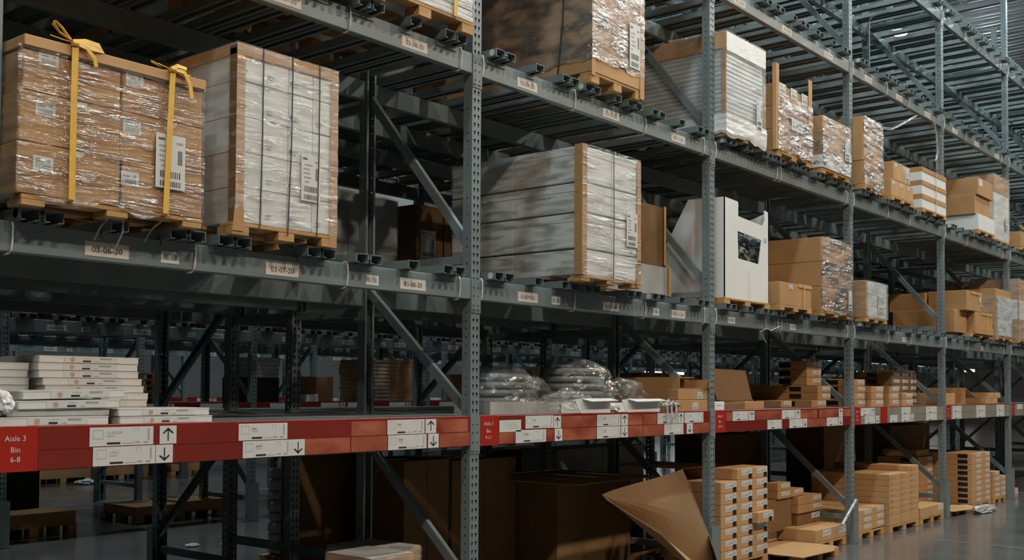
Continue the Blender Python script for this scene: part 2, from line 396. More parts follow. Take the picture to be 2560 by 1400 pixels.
# deeper beams: plain bodies
YR = {1: (.97, 8, 'second beam line back'), 2: (1.655, 8, 'centre beam line'), 3: (2.385, 9, 'fourth beam line back'), 4: (3.40, 9, 'hindmost beam line')}
mbp = MB(); beam_body(mbp, 0, P - PW, 0, 0, 'steel')
bp = mbp.build('rack_beam'); first = True
connp = MB(); connectors(connp, 0, P - PW, 0, 0, 'steel')
def place_beam(x, y, z, label, group):
    global first
    if first: o = bp; first = False; o.location = (x, y, z); tag(o, label, 'rack beam', group)
    else: o = bp.copy(); col.objects.link(o); o.location = (x, y, z); o['label'] = label; o['group'] = group
    return o
for r_, (yy, nb, nm) in YR.items():
    for lv in (14, 20, 30, 40, 50):
        if lv == 14 and r_ == 2: continue
        z = 1.385 if lv == 14 else LV[lv]; ln = 'under the red-fronted shelf' if lv == 14 else LVN[lv]
        y = yy if r_ in (1, 2, 3) else yy + .01
        for k in range(0, nb):
            place_beam(S0 + P * k, y, z, f'plain grey beam, {nm}, {ln}, {ORD[k]} bay from left', 'inner beams of the near rack')
for yy, nm, lvs, ks in ((6.15, 'front of the rack across the next aisle', (20, 30), range(0, 11)), (9.54, 'back of the rack across the next aisle', (20,), range(1, 11)), (12.05, 'front of the farthest rack', (20, 30), range(1, 13)), ):
    for lv in lvs:
        for i, k in enumerate(ks):
            t = place_beam(S0 + P * k, yy, LV[lv], f'distant grey beam, {nm}, {LVN[lv]}, {ORD[i]} bay', 'beams of the racks behind')
            if nm.startswith('front'):
                mb = MB()
                for xo in (.376, 1.344, 2.292): mb.box(xo, xo + .21, -.002, -.0004, -.108, -.045, 'paper_old'); mb.box(xo + .03, xo + .18, -.003, -.002, -.088, -.066, 'ink_grey')
                for xo in (.75, 2.02): mb.box(xo, xo + .095, -.002, -.0004, -.105, -.05, 'paper'); mb.box(xo + .02, xo + .075, -.003, -.002, -.09, -.062, 'ink_grey')
                b = mb.build('location_label'); b.parent = t

# ------------------------------------------------------------------ deck support tubes
def tube_mesh(w2, L, m, n):
    """n=2: double tube; origin at front left bottom on the beam top"""
    mb = MB(); w = .085; g = .018; t = .004; h = TUBE
    for i in range(n):
        a = i * (w + g); b = a + w
        mb.box(a, b, 0, L, h - t, h, m); mb.box(a, a + t, 0, L, 0.003, h - t, m); mb.box(b - t, b, 0, L, 0.003, h - t, m)
        mb.box(a + t, a + .024, 0, L, 0, t, m); mb.box(b - .024, b - t, 0, L, 0, t, m)
    if n == 2: mb.box(w, w + g, 0, L, h * .45, h * .55, m)
    W = n * w + (n - 1) * g
    mb.box(0.002, W - .002, .0785, .0815, -.030, 0.0, m)      # lip hooked over the beam face
    return mb
TL = 1.12
pd = tube_mesh(0, TL, 'steel', 2).build('deck_support'); psn = tube_mesh(0, TL, 'steel', 1).build('deck_support')
used = {2: False, 1: False}
def place_tube(n, x, y, z, label, group):
    src = pd if n == 2 else psn
    if not used[n]: used[n] = True; o = src
    else: o = src.copy(); col.objects.link(o)
    o.location = (x, y, z); tag(o, label, 'deck support', group); tubes.append((o, x, z)); return o
tubes = []
TP = [(2, .048), (1, .45), (2, .744), (2, 1.004), (1, 1.37), (2, 1.545), (2, 1.882), (1, 2.277), (2, 2.568)]
pos9 = ['leftmost in it', 'second from left', 'third from left', 'fourth from left', 'in the middle', 'fourth from right', 'third from right', 'second from right', 'rightmost in it']
for lv, zt in LV.items():
    for k in range(0, 6):
        for i, (n, xo) in enumerate(TP):
            if n == 1 and i == 4 and lv in (20,) : continue
            kk = 'double' if n == 2 else 'single'
            place_tube(n, S0 + P * k + xo, -.085, zt, f'{kk} steel deck tube, {LVN[lv]}, {ORD[k]} bay, {pos9[i]}', 'deck support tubes of the near rack')
for k in range(1, 6):
    for i, (n, xo) in enumerate(TP):
        place_tube(n, S0 + P * k + xo, 6.065, LV[20], f"{'double' if n == 2 else 'single'} deck tube across the next aisle, {ORD[k-1]} bay, {pos9[i]}", 'deck support tubes of the next rack')
def joined_deck_tubes(y0, y1, m='steel'):
    mb = MB()
    for n, xo in TP:
        for i in range(n):
            a = xo + i * .103; t = .004
            mb.box(a, a + .085, 0, y1 - y0, TUBE - t, TUBE, m); mb.box(a, a + t, 0, y1 - y0, 0.002, TUBE - t, m); mb.box(a + .085 - t, a + .085, 0, y1 - y0, 0.002, TUBE - t, m)
    for y in (.12, y1 - y0 - .15): mb.box(.04, P - PW - .08, y, y + .03, TUBE * .45, TUBE * .55, m)  # cross rails put in to join the separate deck tubes into one mesh
    return mb.build('joined_deck_tubes')
protos = {}
def place_deck(key, x, y, z, label):
    if key not in protos: o = joined_deck_tubes(0, key); protos[key] = o
    else: o = protos[key].copy(); col.objects.link(o)
    o.location = (x, y, z); tag(o, label, 'deck grid', 'joined steel deck tubes')  # deck grid: separate deck tubes joined by the added cross rails
for lv, zt in LV.items():
    for k in range(0, 10):
        if k < 9: place_deck(1.28, S0 + P * k, 1.06, zt, f'dark steel deck tubes joined by added rails, middle depth of near rack, {LVN[lv]}, {ORD[k]} bay')
        place_deck(1.15, S0 + P * k, 2.36, zt, f'dark steel deck tubes joined by added rails, back of near rack, {LVN[lv]}, {ORD[k]} bay')
    for k in range(6, 8): place_deck(1.12, S0 + P * k, -.085, zt, f'joined steel deck tubes at aisle front, {LVN[lv]}, {ORD[k]} bay')
for lv in (20, 30):
    for k in range(0, 11):
        if not (lv == 20 and 1 <= k <= 5): place_deck(1.13, S0 + P * k, 6.065, LV[lv], f'distant joined deck tubes, rack across next aisle, {LVN[lv]}, {ORD[k]} bay')
        place_deck(1.11, S0 + P * k, 8.5, LV[lv], f'distant joined deck tubes, back of the next rack, {LVN[lv]}, {ORD[k]} bay')
        place_deck(1.14, S0 + P * k, 11.97, LV[lv], f'distant joined deck tubes, farthest rack, {LVN[lv]}, {ORD[k]} bay')
# small round white stickers on some tubes
STK = [(0, 20, 0), (1, 20, 0), (1, 20, 6), (1, 30, 0), (1, 30, 3), (2, 30, 0), (3, 20, 0), (3, 40, 0), (0, 20, 0), (4, 50, 0), (4, 30, 0)]

for k, lv, i in STK:
    xx = S0 + P * k + TP[i][1]
    for o, x, z in tubes:
        if abs(x - xx) < .001 and abs(z - LV[lv]) < .001 and o.parent is None and o.location.y < 1:
            mb = MB(); mb.cyl((-.0015, .038, TUBE / 2 + .002), .021, .001, 'paper', 16, 'x'); d = mb.build('round_sticker'); d.parent = o
            break
# ------------------------------------------------------------------ red shelf beams
def price_card(mb, x, z, w, h, name=None, seed=0, y=-.004, paper='paper'):
    mb.box(x, x + w, y - .0012, y, z, z + h, paper); e = y - .0018
    def q(a, b, c, d, m): mb.poly([(x + w * a, e, z + h * c), (x + w * b, e, z + h * c), (x + w * b, e, z + h * d), (x + w * a, e, z + h * d)], m)
    r = random.Random(seed)
    if name: mb.text(name, x + w * .26, z + h * .62, h * .15, 'ink_grey', y=e, align='LEFT')
    else: q(.26, .26 + r.uniform(.08, .16), .62, .74, 'ink_grey')
    q(.26, .47, .08, .19, 'ink'); q(.5, .68, .1, .13, 'ink_grey'); q(.70, .78, .12, .2, 'ink_grey'); q(.84, .92, .1, .18, 'ink_grey')
    q(.26, .38, .5, .53, 'ink_grey'); q(.91, .935, .25, .9, 'ink_grey')
    x0_, z0_ = x + w * .05, z + h * .35
    for a, b, c, d in ((.05, .055, .38, .85), (.2, .205, .38, .85), (.05, .205, .84, .86), (.05, .205, .38, .40), (.68, .685, .62, .9), (.76, .765, .62, .9), (.68, .765, .89, .905)): q(a, b, c, d, 'ink_grey')
def arrow_card(mb, x, z, w, h, up=True, y=-.005):
    mb.box(x, x + w, y - .0012, y, z, z + h, 'paper'); e = y - .0018; cx = x + w / 2; s = 1 if up else -1; cz = z + h / 2
    def P3(pts): mb.poly([(a, e, b) for a, b in (pts if s > 0 else pts[::-1])], 'ink')
    th = w * .035
    P3([(cx - th, cz - s * h * .34), (cx + th, cz - s * h * .34), (cx + th, cz + s * h * .30), (cx - th, cz + s * h * .30)])
    for d in (-1, 1):
        a = [(cx, cz + s * h * .40), (cx, cz + s * h * .26), (cx + d * w * .27, cz + s * h * .05), (cx + d * w * .32, cz + s * h * .12)]
        mb.poly([(p, e, q) for p, q in (a[::-1] if d * s > 0 else a)], 'ink')
ZT, ZB = 1.420, 1.232; ZM = (ZT + ZB) / 2 - .004
CH = .083
cards = {   # (x offset, width, row t/b, kind, text)
 0: [(.412, .31, 't', 'c', 'GLADOM'), (.754, .088, 't', 'u', ''), (.429, .305, 'b', 'c', 'LACK'), (.736, .088, 'b', 'd', ''), (1.191, .30, 't', 'c', None), (1.217, .30, 'b', 'c', None), (1.517, .088, 'b', 'd', ''), (2.198, .30, 't', 'c', None), (2.505, .09, 't', 'u', ''), (2.205, .31, 'b', 'c', None), (2.527, .09, 'b', 'd', '')],
 1: [(.192, .218, 't', 'n', ''), (.456, .30, 't', 'c', None), (.760, .08, 't', 'u', ''), (.356, .32, 'b', 'c', None), (.771, .085, 'b', 'd', ''), (1.269, .30, 't', 'c', None), (1.576, .09, 't', 'u', ''), (1.269, .30, 'b', 'c', None), (1.576, .09, 'b', 'd', ''), (2.079, .30, 't', 'c', None), (2.385, .088, 't', 'u', ''), (2.488, .30, 't', 'c', None), (2.178, .29, 'b', 'c', None), (2.519, .095, 'b', 'd', '')],
 2: [(.308, .295, 't', 'c', None), (.610, .10, 't', 'u', ''), (1.263, .29, 't', 'c', None), (1.560, .10, 't', 'u', ''), (.968, .295, 'b', 'c', None), (1.424, .30, 'b', 'c', None), (1.73, .08, 'b', 'd', ''), (2.277, .29, 'b', 'c', None), (2.576, .10, 't', 'u', ''), (2.576, .10, 'b', 'd', '')],
 3: [(.175, .30, 't', 'c', None), (.48, .09, 't', 'u', ''), (.286, .30, 'b', 'c', None), (.60, .10, 'b', 'd', ''), (1.028, .238, 'b', 'c', None), (1.395, .30, 't', 'c', None), (1.395, .29, 'b', 'c', None), (1.70, .09, 'b', 'd', ''), (2.226, .40, 't', 'c', None), (2.226, .40, 'b', 'c', None)],
 4: [(.243, .38, 't', 'c', None), (.243, .38, 'b', 'c', None), (1.264, .42, 't', 'c', None), (1.264, .42, 'b', 'c', None), (2.209, .40, 't', 'c', None), (2.209, .40, 'b', 'c', None)],
 5: [(.3, .3, 't', 'c', None), (.9, .3, 'b', 'c', None), (1.4, .3, 't', 'c', None)]}
SHEEN = {0: [(1.61, 1.92, 'b'), (1.93, 2.2, 'b'), (1.93, 2.19, 't'), (2.60, 2.88, 't'), (2.625, 2.895, 'b')], 1: [(.19, .352, 'b'), (.68, .768, 'b'), (.845, 1.262, 't'), (.862, 1.262, 'b'), (1.675, 1.87, 't'), (1.675, 1.87, 'b'), (1.88, 2.07, 't'), (1.88, 2.17, 'b'), (2.62, 2.89, 'b')], 2: [(.19, .30, 't'), (.72, 1.25, 't'), (1.66, 2.05, 't'), (1.81, 2.27, 'b'), (2.1, 2.57, 't'), (2.69, 2.89, 't')]}
for k in range(0, 7):
    x0 = S0 + P * k; x1 = x0 + P - PW
    t = thing('shelf_beam', f'red shelf beam with white price cards and Aisle 3 Bin {BAYS[k]} panel' if k < 6 else 'red shelf beam past bin 23 at the far right', 'shelf beam', (x0, 0, ZT), 'red shelf beams')
    dull = k >= 3
    mb = MB(); mb.box(x0, x1, 0, .045, ZB, ZT, 'red', 0.004); mb.build('beam', t)
    if k < 6:
        mb = MB(); mb.box(x0 + .186, x1 - .004, -.0025, -.0003, ZB + .004, ZT - .012, 'dull_strip' if dull else 'red_holder')
        mb.box(x0 + .186, x1 - .004, -.0042, -.0025, ZM - .0025, ZM + .0025, 'dull_strip' if dull else 'red_holder'); mb.build('label_holder', t)
        mb = MB(); mb.box(x0 + .004, x0 + .184, -.0035, -.0003, ZB, ZT - .002, 'red_sign')
        mb.text('Aisle 3', x0 + .088, ZT - .061, .023, 'paper_old', y=-.0045)
        mb.text('Bin', x0 + .088, ZT - .108, .023, 'paper_old', y=-.0045)
        mb.text(BAYS[k], x0 + .088, ZT - .148, .023, 'paper_old', y=-.0045)
        tag(mb.build('sign_panel', t), f'red panel reading Aisle 3 Bin {BAYS[k]}', None)
        if k == 3: mb = MB(); mb.box(x0 + .749, x0 + .95, -.0052, -.0043, ZB + .002, ZT - .01, 'red_sign'); mb.build('red_strip', t)
        for a, b, row in SHEEN.get(k, ()):
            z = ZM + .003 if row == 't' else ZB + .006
            mb = MB(); mb.box(x0 + a, x0 + b, -.0036, -.0026, z, z + (.078 if row == 't' else .084), 'holder_sheen'); mb.build('painted_sheen', t)  # thin strips carrying the painted reflections of the holder
        for j, (xo, w, row, kind, nm) in enumerate(cards.get(k, [])):
            z = ZM + .002 if row == 't' else ZM - .002 - CH
            if row == 't' and kind == 'c' and xo in (.456,): z += .004
            mb = MB()
            if kind == 'c': price_card(mb, x0 + xo, z, w, CH, nm, seed=k * 20 + j); mb.build('price_card', t)
            elif kind == 'n':
                mb.box(x0 + xo, x0 + xo + w, -.0052, -.004, z - .012, z + CH - .02, 'paper')
                for q in range(4): mb.box(x0 + xo + w * (.15 + .05 * q), x0 + xo + w * (.9 - .05 * (q % 2)), -.0056, -.0052, z + .045 - q * .012, z + .0475 - q * .012, 'ink_grey')
                mb.build('notice_card', t)
            else: arrow_card(mb, x0 + xo, z, w, CH, kind == 'u'); mb.build('arrow_card', t)
    mb = MB(); connectors(mb, x0, x1, 0, ZT, 'steel', h=.235); mb.build('end_connector', t)
    # deck panel behind the beam
    d = MB()
    for j in range(9):
        ya = .05 + j * .104; d.box(x0 + .002, x1 - .002, ya, ya + .098, ZT - .028, ZT - .003, 'steel', 0.003)
    tag(d.build('shelf_deck', origin=(x0, .05, ZT - .03)), f'grey ribbed steel shelf deck behind the red beam, {ORD[k]} bay from the left', 'shelf deck', 'shelf decks')
# far red beams
for yy, ks, nm in ((6.15, range(0, 10), 'across the next aisle'), (12.05, range(1, 12), 'of the farthest rack')):
    for i, k in enumerate(ks):
        x0 = S0 + P * k
        t = thing('shelf_beam', f'distant red shelf beam {nm}, {ORD[i]} bay, with white cards', 'shelf beam', (x0, yy, ZT), 'distant red shelf beams')
        mb = MB(); mb.box(x0, x0 + P - PW, yy, yy + .045, ZB, ZT, 'red'); mb.build('beam', t)
        mb = MB()
        for xo in (.2, 1.0, 1.45, 2.2): mb.box(x0 + xo, x0 + xo + .3, yy - .003, yy - .0005, ZM, ZM + CH, 'paper'); arrow_card(mb, x0 + xo + .32, ZM, .09, CH, True, yy - .0005)
        for xo in (.35, 1.2, 2.1): mb.box(x0 + xo, x0 + xo + .3, yy - .003, yy - .0005, ZM - .086, ZM - .003, 'paper')
        mb.build('price_card', t)
        mb = MB(); mb.box(x0 + .002, x0 + P - PW - .002, yy + .046, yy + 1.0, ZT - .03, ZT - .003, 'steel'); mb.build('deck', t)
mb = MB()
for k in range(0, 9):
    mb = MB(); mb.box(S0 + P * k + .002, S0 + P * (k + 1) - PW - .002, 2.49, 3.40, 1.388, 1.410, 'steel')
    if k < 8:
        m2 = MB(); m2.box(S0 + P * k + .002, S0 + P * (k + 1) - PW - .002, 1.03, 2.37, 1.388, 1.410, 'steel')
        tag(m2.build('shelf_deck', origin=(S0 + P * k, 1.05, 1.39)), f'dark steel shelf deck at the middle depth of the near rack, {ORD[k]} bay', 'shelf deck', 'rear shelf decks')
    tag(mb.build('shelf_deck', origin=(S0 + P * k, 2.45, 1.39)), f'dark steel shelf deck at the back half of the near rack, {ORD[k]} bay', 'shelf deck', 'rear shelf decks')

# ------------------------------------------------------------------ load building blocks
def pallet_mb(x0, x1, y0, y1, z0, h=.065, m='wood', top=True):
    mb = MB(); bh = h - (.018 if top else 0); W = x1 - x0; D = y1 - y0
    for i in range(3):
        for j in range(3):
            bx = x0 + (W - .10) * i / 2; by = y0 + (D - .12) * j / 2
            mb.box(bx, bx + .10, by, by + .12, z0, z0 + bh, m, .003)
    if top:
        n = 5
        for i in range(n):
            a = y0 + (D - .1) * i / (n - 1); mb.box(x0, x1, a, a + .1, z0 + bh, z0 + h, m, .002)
    return mb
def carton_mb(x0, x1, y0, y1, z0, z1, m='card', tape=True, seam='front', bev=.004):
    mb = MB(); mb.box(x0, x1, y0, y1, z0, z1, m, bev)
    if tape:
        c = (x0 + x1) / 2
        mb.box(c - .025, c + .025, y0 - .0008, y1 + .0008, z1 - .0004, z1 + .0008, 'tape')
        mb.box(c - .025, c + .025, y0 - .0008, y0, z1 - .06, z1, 'tape')
    return mb
def sticker_mb(x, z, w, h, y, kind='text', seed=1, side='-y', paper='paper'):
    """white sticker with printed rows; side '-y' faces the aisle, '-x' faces left (then x is the y coordinate of its right edge)"""
    mb = MB(); r = random.Random(seed)
    def quad(a, b, c, d, off, m):
        if side == '-y': mb.box(x + w * a, x + w * b, y - off - .0006, y - off, z + h * c, z + h * d, m)
        else: mb.box(y - off - .0006, y - off, x - w * b, x - w * a, z + h * c, z + h * d, m)
    quad(0, 1, 0, 1, 0, paper)
    if kind == 'ship':
        for c, d in ((.04, .14), (.20, .32)):
            a = .15
            while a < .82: b = a + r.uniform(.02, .06); quad(a, b, c, d, .0008, 'ink_mid'); a = b + r.uniform(.02, .04)
        for i in range(5):
            a = r.uniform(.1, .2); quad(a, a + r.uniform(.15, .4), .40 + i * .09, .43 + i * .09, .0008, 'ink_grey')
        [quad(.74, .9, .47 + .022 * q, .482 + .022 * q, .0008, 'ink_mid') for q in range(12)]; quad(.7, .92, .84, .88, .0008, 'ink_grey'); quad(.08, .3, .88, .92, .0008, 'ink_mid')
    elif kind == 'bar':
        a = .15
        while a < .85: b = a + r.uniform(.02, .06); quad(a, b, .12, .45, .0008, 'ink_grey'); a = b + r.uniform(.015, .04)
        quad(.12, .5, .62, .72, .0008, 'ink_grey'); quad(.12, .35, .8, .86, .0008, 'ink_grey'); quad(.7, .85, .6, .8, .0008, 'ink_grey')
    elif kind == 'rows':
        quad(.08, .34, .25, .42, .0008, 'ink_grey'); quad(.45, .52, .3, .62, .0008, 'ink'); quad(.62, .92, .55, .8, .0008, 'ink_grey'); quad(.62, .85, .25, .36, .0008, 'ink_grey'); quad(.1, .28, .62, .72, .0008, 'ink_grey')
    return mb
def wrap_mb(x0, x1, y0, y1, z0, z1, m='film', amp=.004, step=.05, top=True, ragged=0.0, seed=1, tuck=0.0, front=False):
    """closed loop of stretch film around a load with real ripples; ragged lower hem"""
    r = random.Random(seed); mb = MB(); g = .004; amp *= .4
    x0 -= g; x1 += g; y0 -= g; y1 += g
    loop = []
    def seg(a, b):
        n = max(2, int((Vector(b) - Vector(a)).length / step))
        return [tuple(Vector(a).lerp(Vector(b), i / n)) for i in range(n)]
    loop = (seg((x0 + .006, y0), (x1, y0)) + [(x1, y0), (x1, y0 + .1)]) if front else seg((x0, y0), (x1, y0)) + seg((x1, y0), (x1, y1)) + seg((x1, y1), (x0, y1)) + seg((x0, y1), (x0, y0))
    nz = max(4, int((z1 - z0) / .022)); N = len(loop); P_ = []
    cx, cy = (x0 + x1) / 2, (y0 + y1) / 2
    ph = [r.uniform(0, 6.28) for _ in range(6)]
    low = [ragged * (r.uniform(-1, .4) + .8 * math.sin(i * .7 + ph[0])) for i in range(N)]
    for j in range(nz + 1):
        t = j / nz
        for i, (x, y) in enumerate(loop):
            zz = z0 + (z1 - z0) * t + low[i] * (1 - t) ** 3
            d = amp * (math.sin(zz * 90 + i * .23 + ph[1]) * .5 + math.sin(zz * 41 - i * .31 + ph[2]) * .5 + r.uniform(-.5, .5)) + amp
            if j == 0: d += tuck
            ox = -1 if x <= x0 + 1e-6 else (1 if x >= x1 - 1e-6 else 0); oy = -1 if y <= y0 + 1e-6 else (1 if y >= y1 - 1e-6 else 0)
            P_.append((x + ox * d, y + oy * d, zz))
    F_ = [(j * N + i, j * N + (i + 1) % N, (j + 1) * N + (i + 1) % N, (j + 1) * N + i) for j in range(nz) for i in range(N - (1 if front else 0))]
    mb.poly(P_, m, F_)
    if top:
        z = z1 + .004
        mb.poly([(x0, y0, z), (x1, y0, z), (x1, y1, z), (x0, y1, z)], m)
    return mb
def wrinkle(o, amp=.01, scale=20.0, seed=0):
    for v in o.data.vertices:
        c = v.co * scale + Vector((seed, seed * 2, 0))
        v.co += Vector((math.sin(c.x * 1.3 + 2 * math.sin(c.z)), math.sin(c.y * 1.7 + c.x), math.sin(c.z * 1.1 + c.y * 1.9))) * amp
def load(name, label, x0, x1, y0, y1, z0, cat='pallet load', group=None):
    return thing(name, label, cat, ((x0 + x1) / 2, (y0 + y1) / 2, z0), group)
def grid_cartons(t, x0, x1, y0, y1, z0, zs, nx, m, jit=.004, tape=False, ny=1, name='carton', seed=3, off=None):
    r = random.Random(seed); z = z0
    for j, h in enumerate(zs):
        n = nx[j] if isinstance(nx, (list, tuple)) else nx
        for i in range(n):
            for q in range(ny):
                a = x0 + (x1 - x0) * i / n; b = x0 + (x1 - x0) * (i + 1) / n
                c = y0 + (y1 - y0) * q / ny; d = y0 + (y1 - y0) * (q + 1) / ny
                dy = r.uniform(0, jit)
                mm = m[j % len(m)] if isinstance(m, (list, tuple)) else m
                carton_mb(a + .0015, b - .0015, c + dy + .001, d - .001, z, z + h - .002, mm, tape).build(name, t)
        z += h
    return z
DZ = {lv: z + TUBE for lv, z in LV.items()}      # height a pallet stands at
z20, z30 = DZ[20], DZ[30]
def strap_v(t, x, y0, y1, zb, zt, m='strap_yellow', w=.024, lean=0.0, name='strap', e=.012):
    mb = MB(); mb.ribbon([(x + lean, y1 + e, zb), (x + lean * .5, y1 + e, zt + e * .5), (x, y1 - .05, zt + e), (x, y0 + .05, zt + e), (x, y0 - e, zt + e * .3), (x - lean * .3, y0 - e - .003, (zb + zt) / 2), (x - lean, y0 - e, zb)], w, m, side=(1, 0, 0))
    return mb.build(name, t)

# ---- bin 6: brown open-top trays, stretch wrapped, two yellow straps tied in bows
x0, x1, y0, y1 = 2.06, 2.905, -.14, .95
t = load('wrapped_pallet_load', 'stretch-wrapped load of brown cartons with yellow straps tied in bows on top', x0, x1, y0, y1, z20, group='wrapped loads on the lowest grey level')
pallet_mb(x0, x1, y0, y1, z20, .045).build('pallet', t)
zl = [2.362, 2.575, 2.785, 2.955]
for j in range(3):
    n = 2; dx = (.0, -.012, -.02)[2 - j] if j < 3 else 0
    for i in range(n):
        a = x0 + dx + (.435 * i); b = (x0 + .43) if i == 0 else x1 + (0 if j else .0)
        if i == 0: b += 0
        mb = carton_mb(a + (.008 if i else 0), b, y0 + .004 * j, y1, zl[j], zl[j + 1] - .003, 'card', False)
        # half-moon hand hole cut in the top edge of the tray
        cx_ = a + .255; pts = [(cx_ + .034 * math.cos(math.pi + math.pi * q / 10), y0 + .004 * j - .0012, zl[j + 1] - .004 + .026 * math.sin(math.pi + math.pi * q / 10)) for q in range(11)]
        mb.poly(pts, 'ink_grey' if False else 'paper_old'); mb.build('carton', t)
        sx = a + (.065 if i == 0 else .02); sticker_mb(sx, zl[j] + (.10 if j == 0 else .115), .085, .062, y0 + .004 * j - .001, 'bar', seed=j * 2 + i).build('sticker', t)
mb = MB(); mb.box(x0 - .003, x1 + .008, y0 - .010, y1 + .005, 2.962, 3.008, 'card_light', .003); mb.build('lid', t)
mb = MB(); mb.box(x0 + .428, x0 + .440, y0 - .0015, y0 + .01, 2.362, 2.575, 'black'); mb.build('gap', t)
mb = MB()
for yy in (.1, .3, .62): mb.cyl((x0 - .021, yy, 2.72), .014, .002, 'black', 10, 'x'); mb.cyl((x0 - .021, yy, 2.5), .014, .002, 'black', 10, 'x'); mb.cyl((x0 - .021, yy, 2.9), .014, .002, 'black', 10, 'x')
mb.build('hand_hole', t)
sticker_mb(2.655, 2.475, .15, .245, y0 - .012, 'ship', 5).build('shipping_label', t)
wrap_mb(x0 - .02, x1, y0, y1, 2.35, 2.965, 'film', .0055, .04, False, .02, seed=4).build('stretch_film', t)
for i, xs in enumerate((2.262, 2.725)):
    mb = MB(); ln = (.0, .022)[i]; e = .022
    mb.ribbon([(xs, y1 + .02, 2.35), (xs, y1 + .02, 3.02), (xs, y0 + .03, 3.020), (xs + .004, y0 - e, 3.012), (xs - ln * .3, y0 - e - .002, 2.8), (xs - ln, y0 - e, 2.36), (xs - ln, y0 + .02, 2.345)], .028, 'strap_yellow', side=(1, 0, 0))
    k = mb.build('strap', t)
    mb = MB(); zc = 3.022
    if i == 0:
        mb.ribbon([(xs, y0 - .012, zc), (xs - .05, y0 + .01, zc + .035), (xs - .075, y0 + .02, zc + .07), (xs - .06, y0 + .03, zc + .085), (xs - .035, y0 + .02, zc + .06), (xs - .005, y0, zc + .01)], .022, 'strap_yellow', side=(0, 1, .25))
        mb.ribbon([(xs, y0 - .012, zc + .002), (xs + .06, y0 - .005, zc + .02), (xs + .12, y0 + .0, zc + .018), (xs + .135, y0 - .01, zc - .005), (xs + .09, y0 - .02, zc - .008), (xs + .02, y0 - .015, zc + .0)], .022, 'strap_yellow', side=(0, .25, 1))
        mb.ribbon([(xs + .01, y0 - .02, zc - .004), (xs + .05, y0 - .028, zc - .015), (xs + .085, y0 - .03, zc - .05), (xs + .093, y0 - .03, zc - .085)], .018, 'strap_yellow', side=(1, 0, .4))
        mb.ribbon([(xs - .005, y0 - .012, zc), (xs - .04, y0, zc + .004), (xs - .085, y0 + .02, zc + .016)], .02, 'strap_yellow', side=(0, 1, .5))
    else:
        mb.ribbon([(xs, y0 - .012, zc - .004), (xs + .03, y0 - .02, zc + .016), (xs + .075, y0 - .02, zc + .012), (xs + .09, y0 - .02, zc - .012), (xs + .06, y0 - .02, zc - .02), (xs + .02, y0 - .018, zc - .006)], .022, 'strap_yellow', side=(0, .5, 1))
        mb.ribbon([(xs + .01, y0 - .02, zc), (xs + .06, y0 - .028, zc - .01), (xs + .088, y0 - .03, zc - .055), (xs + .098, y0 - .03, zc - .12)], .02, 'strap_yellow', side=(1, 0, .3))
        mb.ribbon([(xs, y0, zc), (xs - .03, y0 + .05, zc + .028), (xs - .05, y0 + .07, zc + .036), (xs - .02, y0 + .04, zc + .012)], .02, 'strap_yellow', side=(0, 1, .5))
    mb.cyl((xs - .012, y0 - .024, zc - .008), .012, .026, 'strap_yellow', 8, 'x')
    mb.build('bow', k)
mb = MB()
for pts in ([(2.50, y0 - .01, 2.40), (2.475, -.10, 2.33), (2.455, -.05, 2.28), (2.448, -.012, 2.225)], [(2.52, y0 - .012, 2.39), (2.53, -.105, 2.31), (2.535, -.095, 2.26), (2.545, -.012, 2.19)], [(2.70, y0 - .01, 2.37), (2.735, -.10, 2.345), (2.70, -.06, 2.30), (2.69, -.012, 2.245)], [(2.72, y0 - .01, 2.36), (2.80, -.11, 2.335), (2.86, -.12, 2.32)]):
    mb = MB(); mb.tube(pts, .0045, 'film_milky', 5); mb.build('film_tail', t)

# ---- bin 7: white cartons with brown corner boards and dark straps
x0, x1, y0, y1 = 3.105, 3.735, -.12, .93
t = load('wrapped_pallet_load', 'tall wrapped load of white cartons with brown corner boards and dark straps', x0, x1, y0, y1, z20, group='wrapped loads on the lowest grey level')
pallet_mb(x0 - .02, x1 + .003, y0 - .004, y1, z20, .062).build('pallet', t)
grid_cartons(t, x0, x1, y0, y1, 2.379, [.172] * 5, 4, 'white_box', .003, ny=3, seed=9)
r = random.Random(4); mb = MB()
for j in range(5):
    for i in range(4):
        zc = 2.379 + .172 * j; a = x0 + .1575 * i
        mb.poly([(a + .02, y0 - .0008, zc + .05), (a + .02 + r.uniform(.03, .05), y0 - .0008, zc + .05), (a + .06, y0 - .0008, zc + .056), (a + .02, y0 - .0008, zc + .056)], 'ink_grey')
        mb.poly([(a + .02, y0 - .0008, zc + .035), (a + .05, y0 - .0008, zc + .035), (a + .05, y0 - .0008, zc + .04), (a + .02, y0 - .0008, zc + .04)], 'ink_grey')
        if i == 2 or (i == 0 and j == 2): mb.cyl((a + .012, y0 - .0012, zc + .05), .010, .0006, 'ink_teal', 12, 'y')
mb.build('print', t)
mb = MB()
for xa, s in ((x0, 1), (x1, -1)):
    mb = MB()
    a, b = sorted((xa - .004 * s, xa + .045 * s)); mb.box(a, b, y0 - .006, y0 - .002, 2.36 if s > 0 else 2.315, 3.235, 'card', .001)
    a, b = sorted((xa - .006 * s, xa - .002 * s)); mb.box(a, b, y0 - .006, y0 + .05, 2.36, 3.235, 'card_shaded', .001)
    mb.build('corner_board', t)
mb = MB(); mb.box(x0 - .006, x1 + .004, y0 - .007, y1, 3.188, 3.245, 'card', .003); mb.box(x0 - .0066, x1, y0 - .0076, y0 + .02, 2.30, 2.47, 'card') if False else None; mb.build('top_frame', t)
mb = MB(); mb.poly([(x0 - .02, y0 - .008, 2.335), (x0 + .045, y0 - .008, 2.335), (x0 + .045, y0 - .008, 2.44), (x0 + .02, y0 - .008, 2.475), (x0 - .01, y0 - .008, 2.45)], 'card'); mb.build('skirt_board', t)
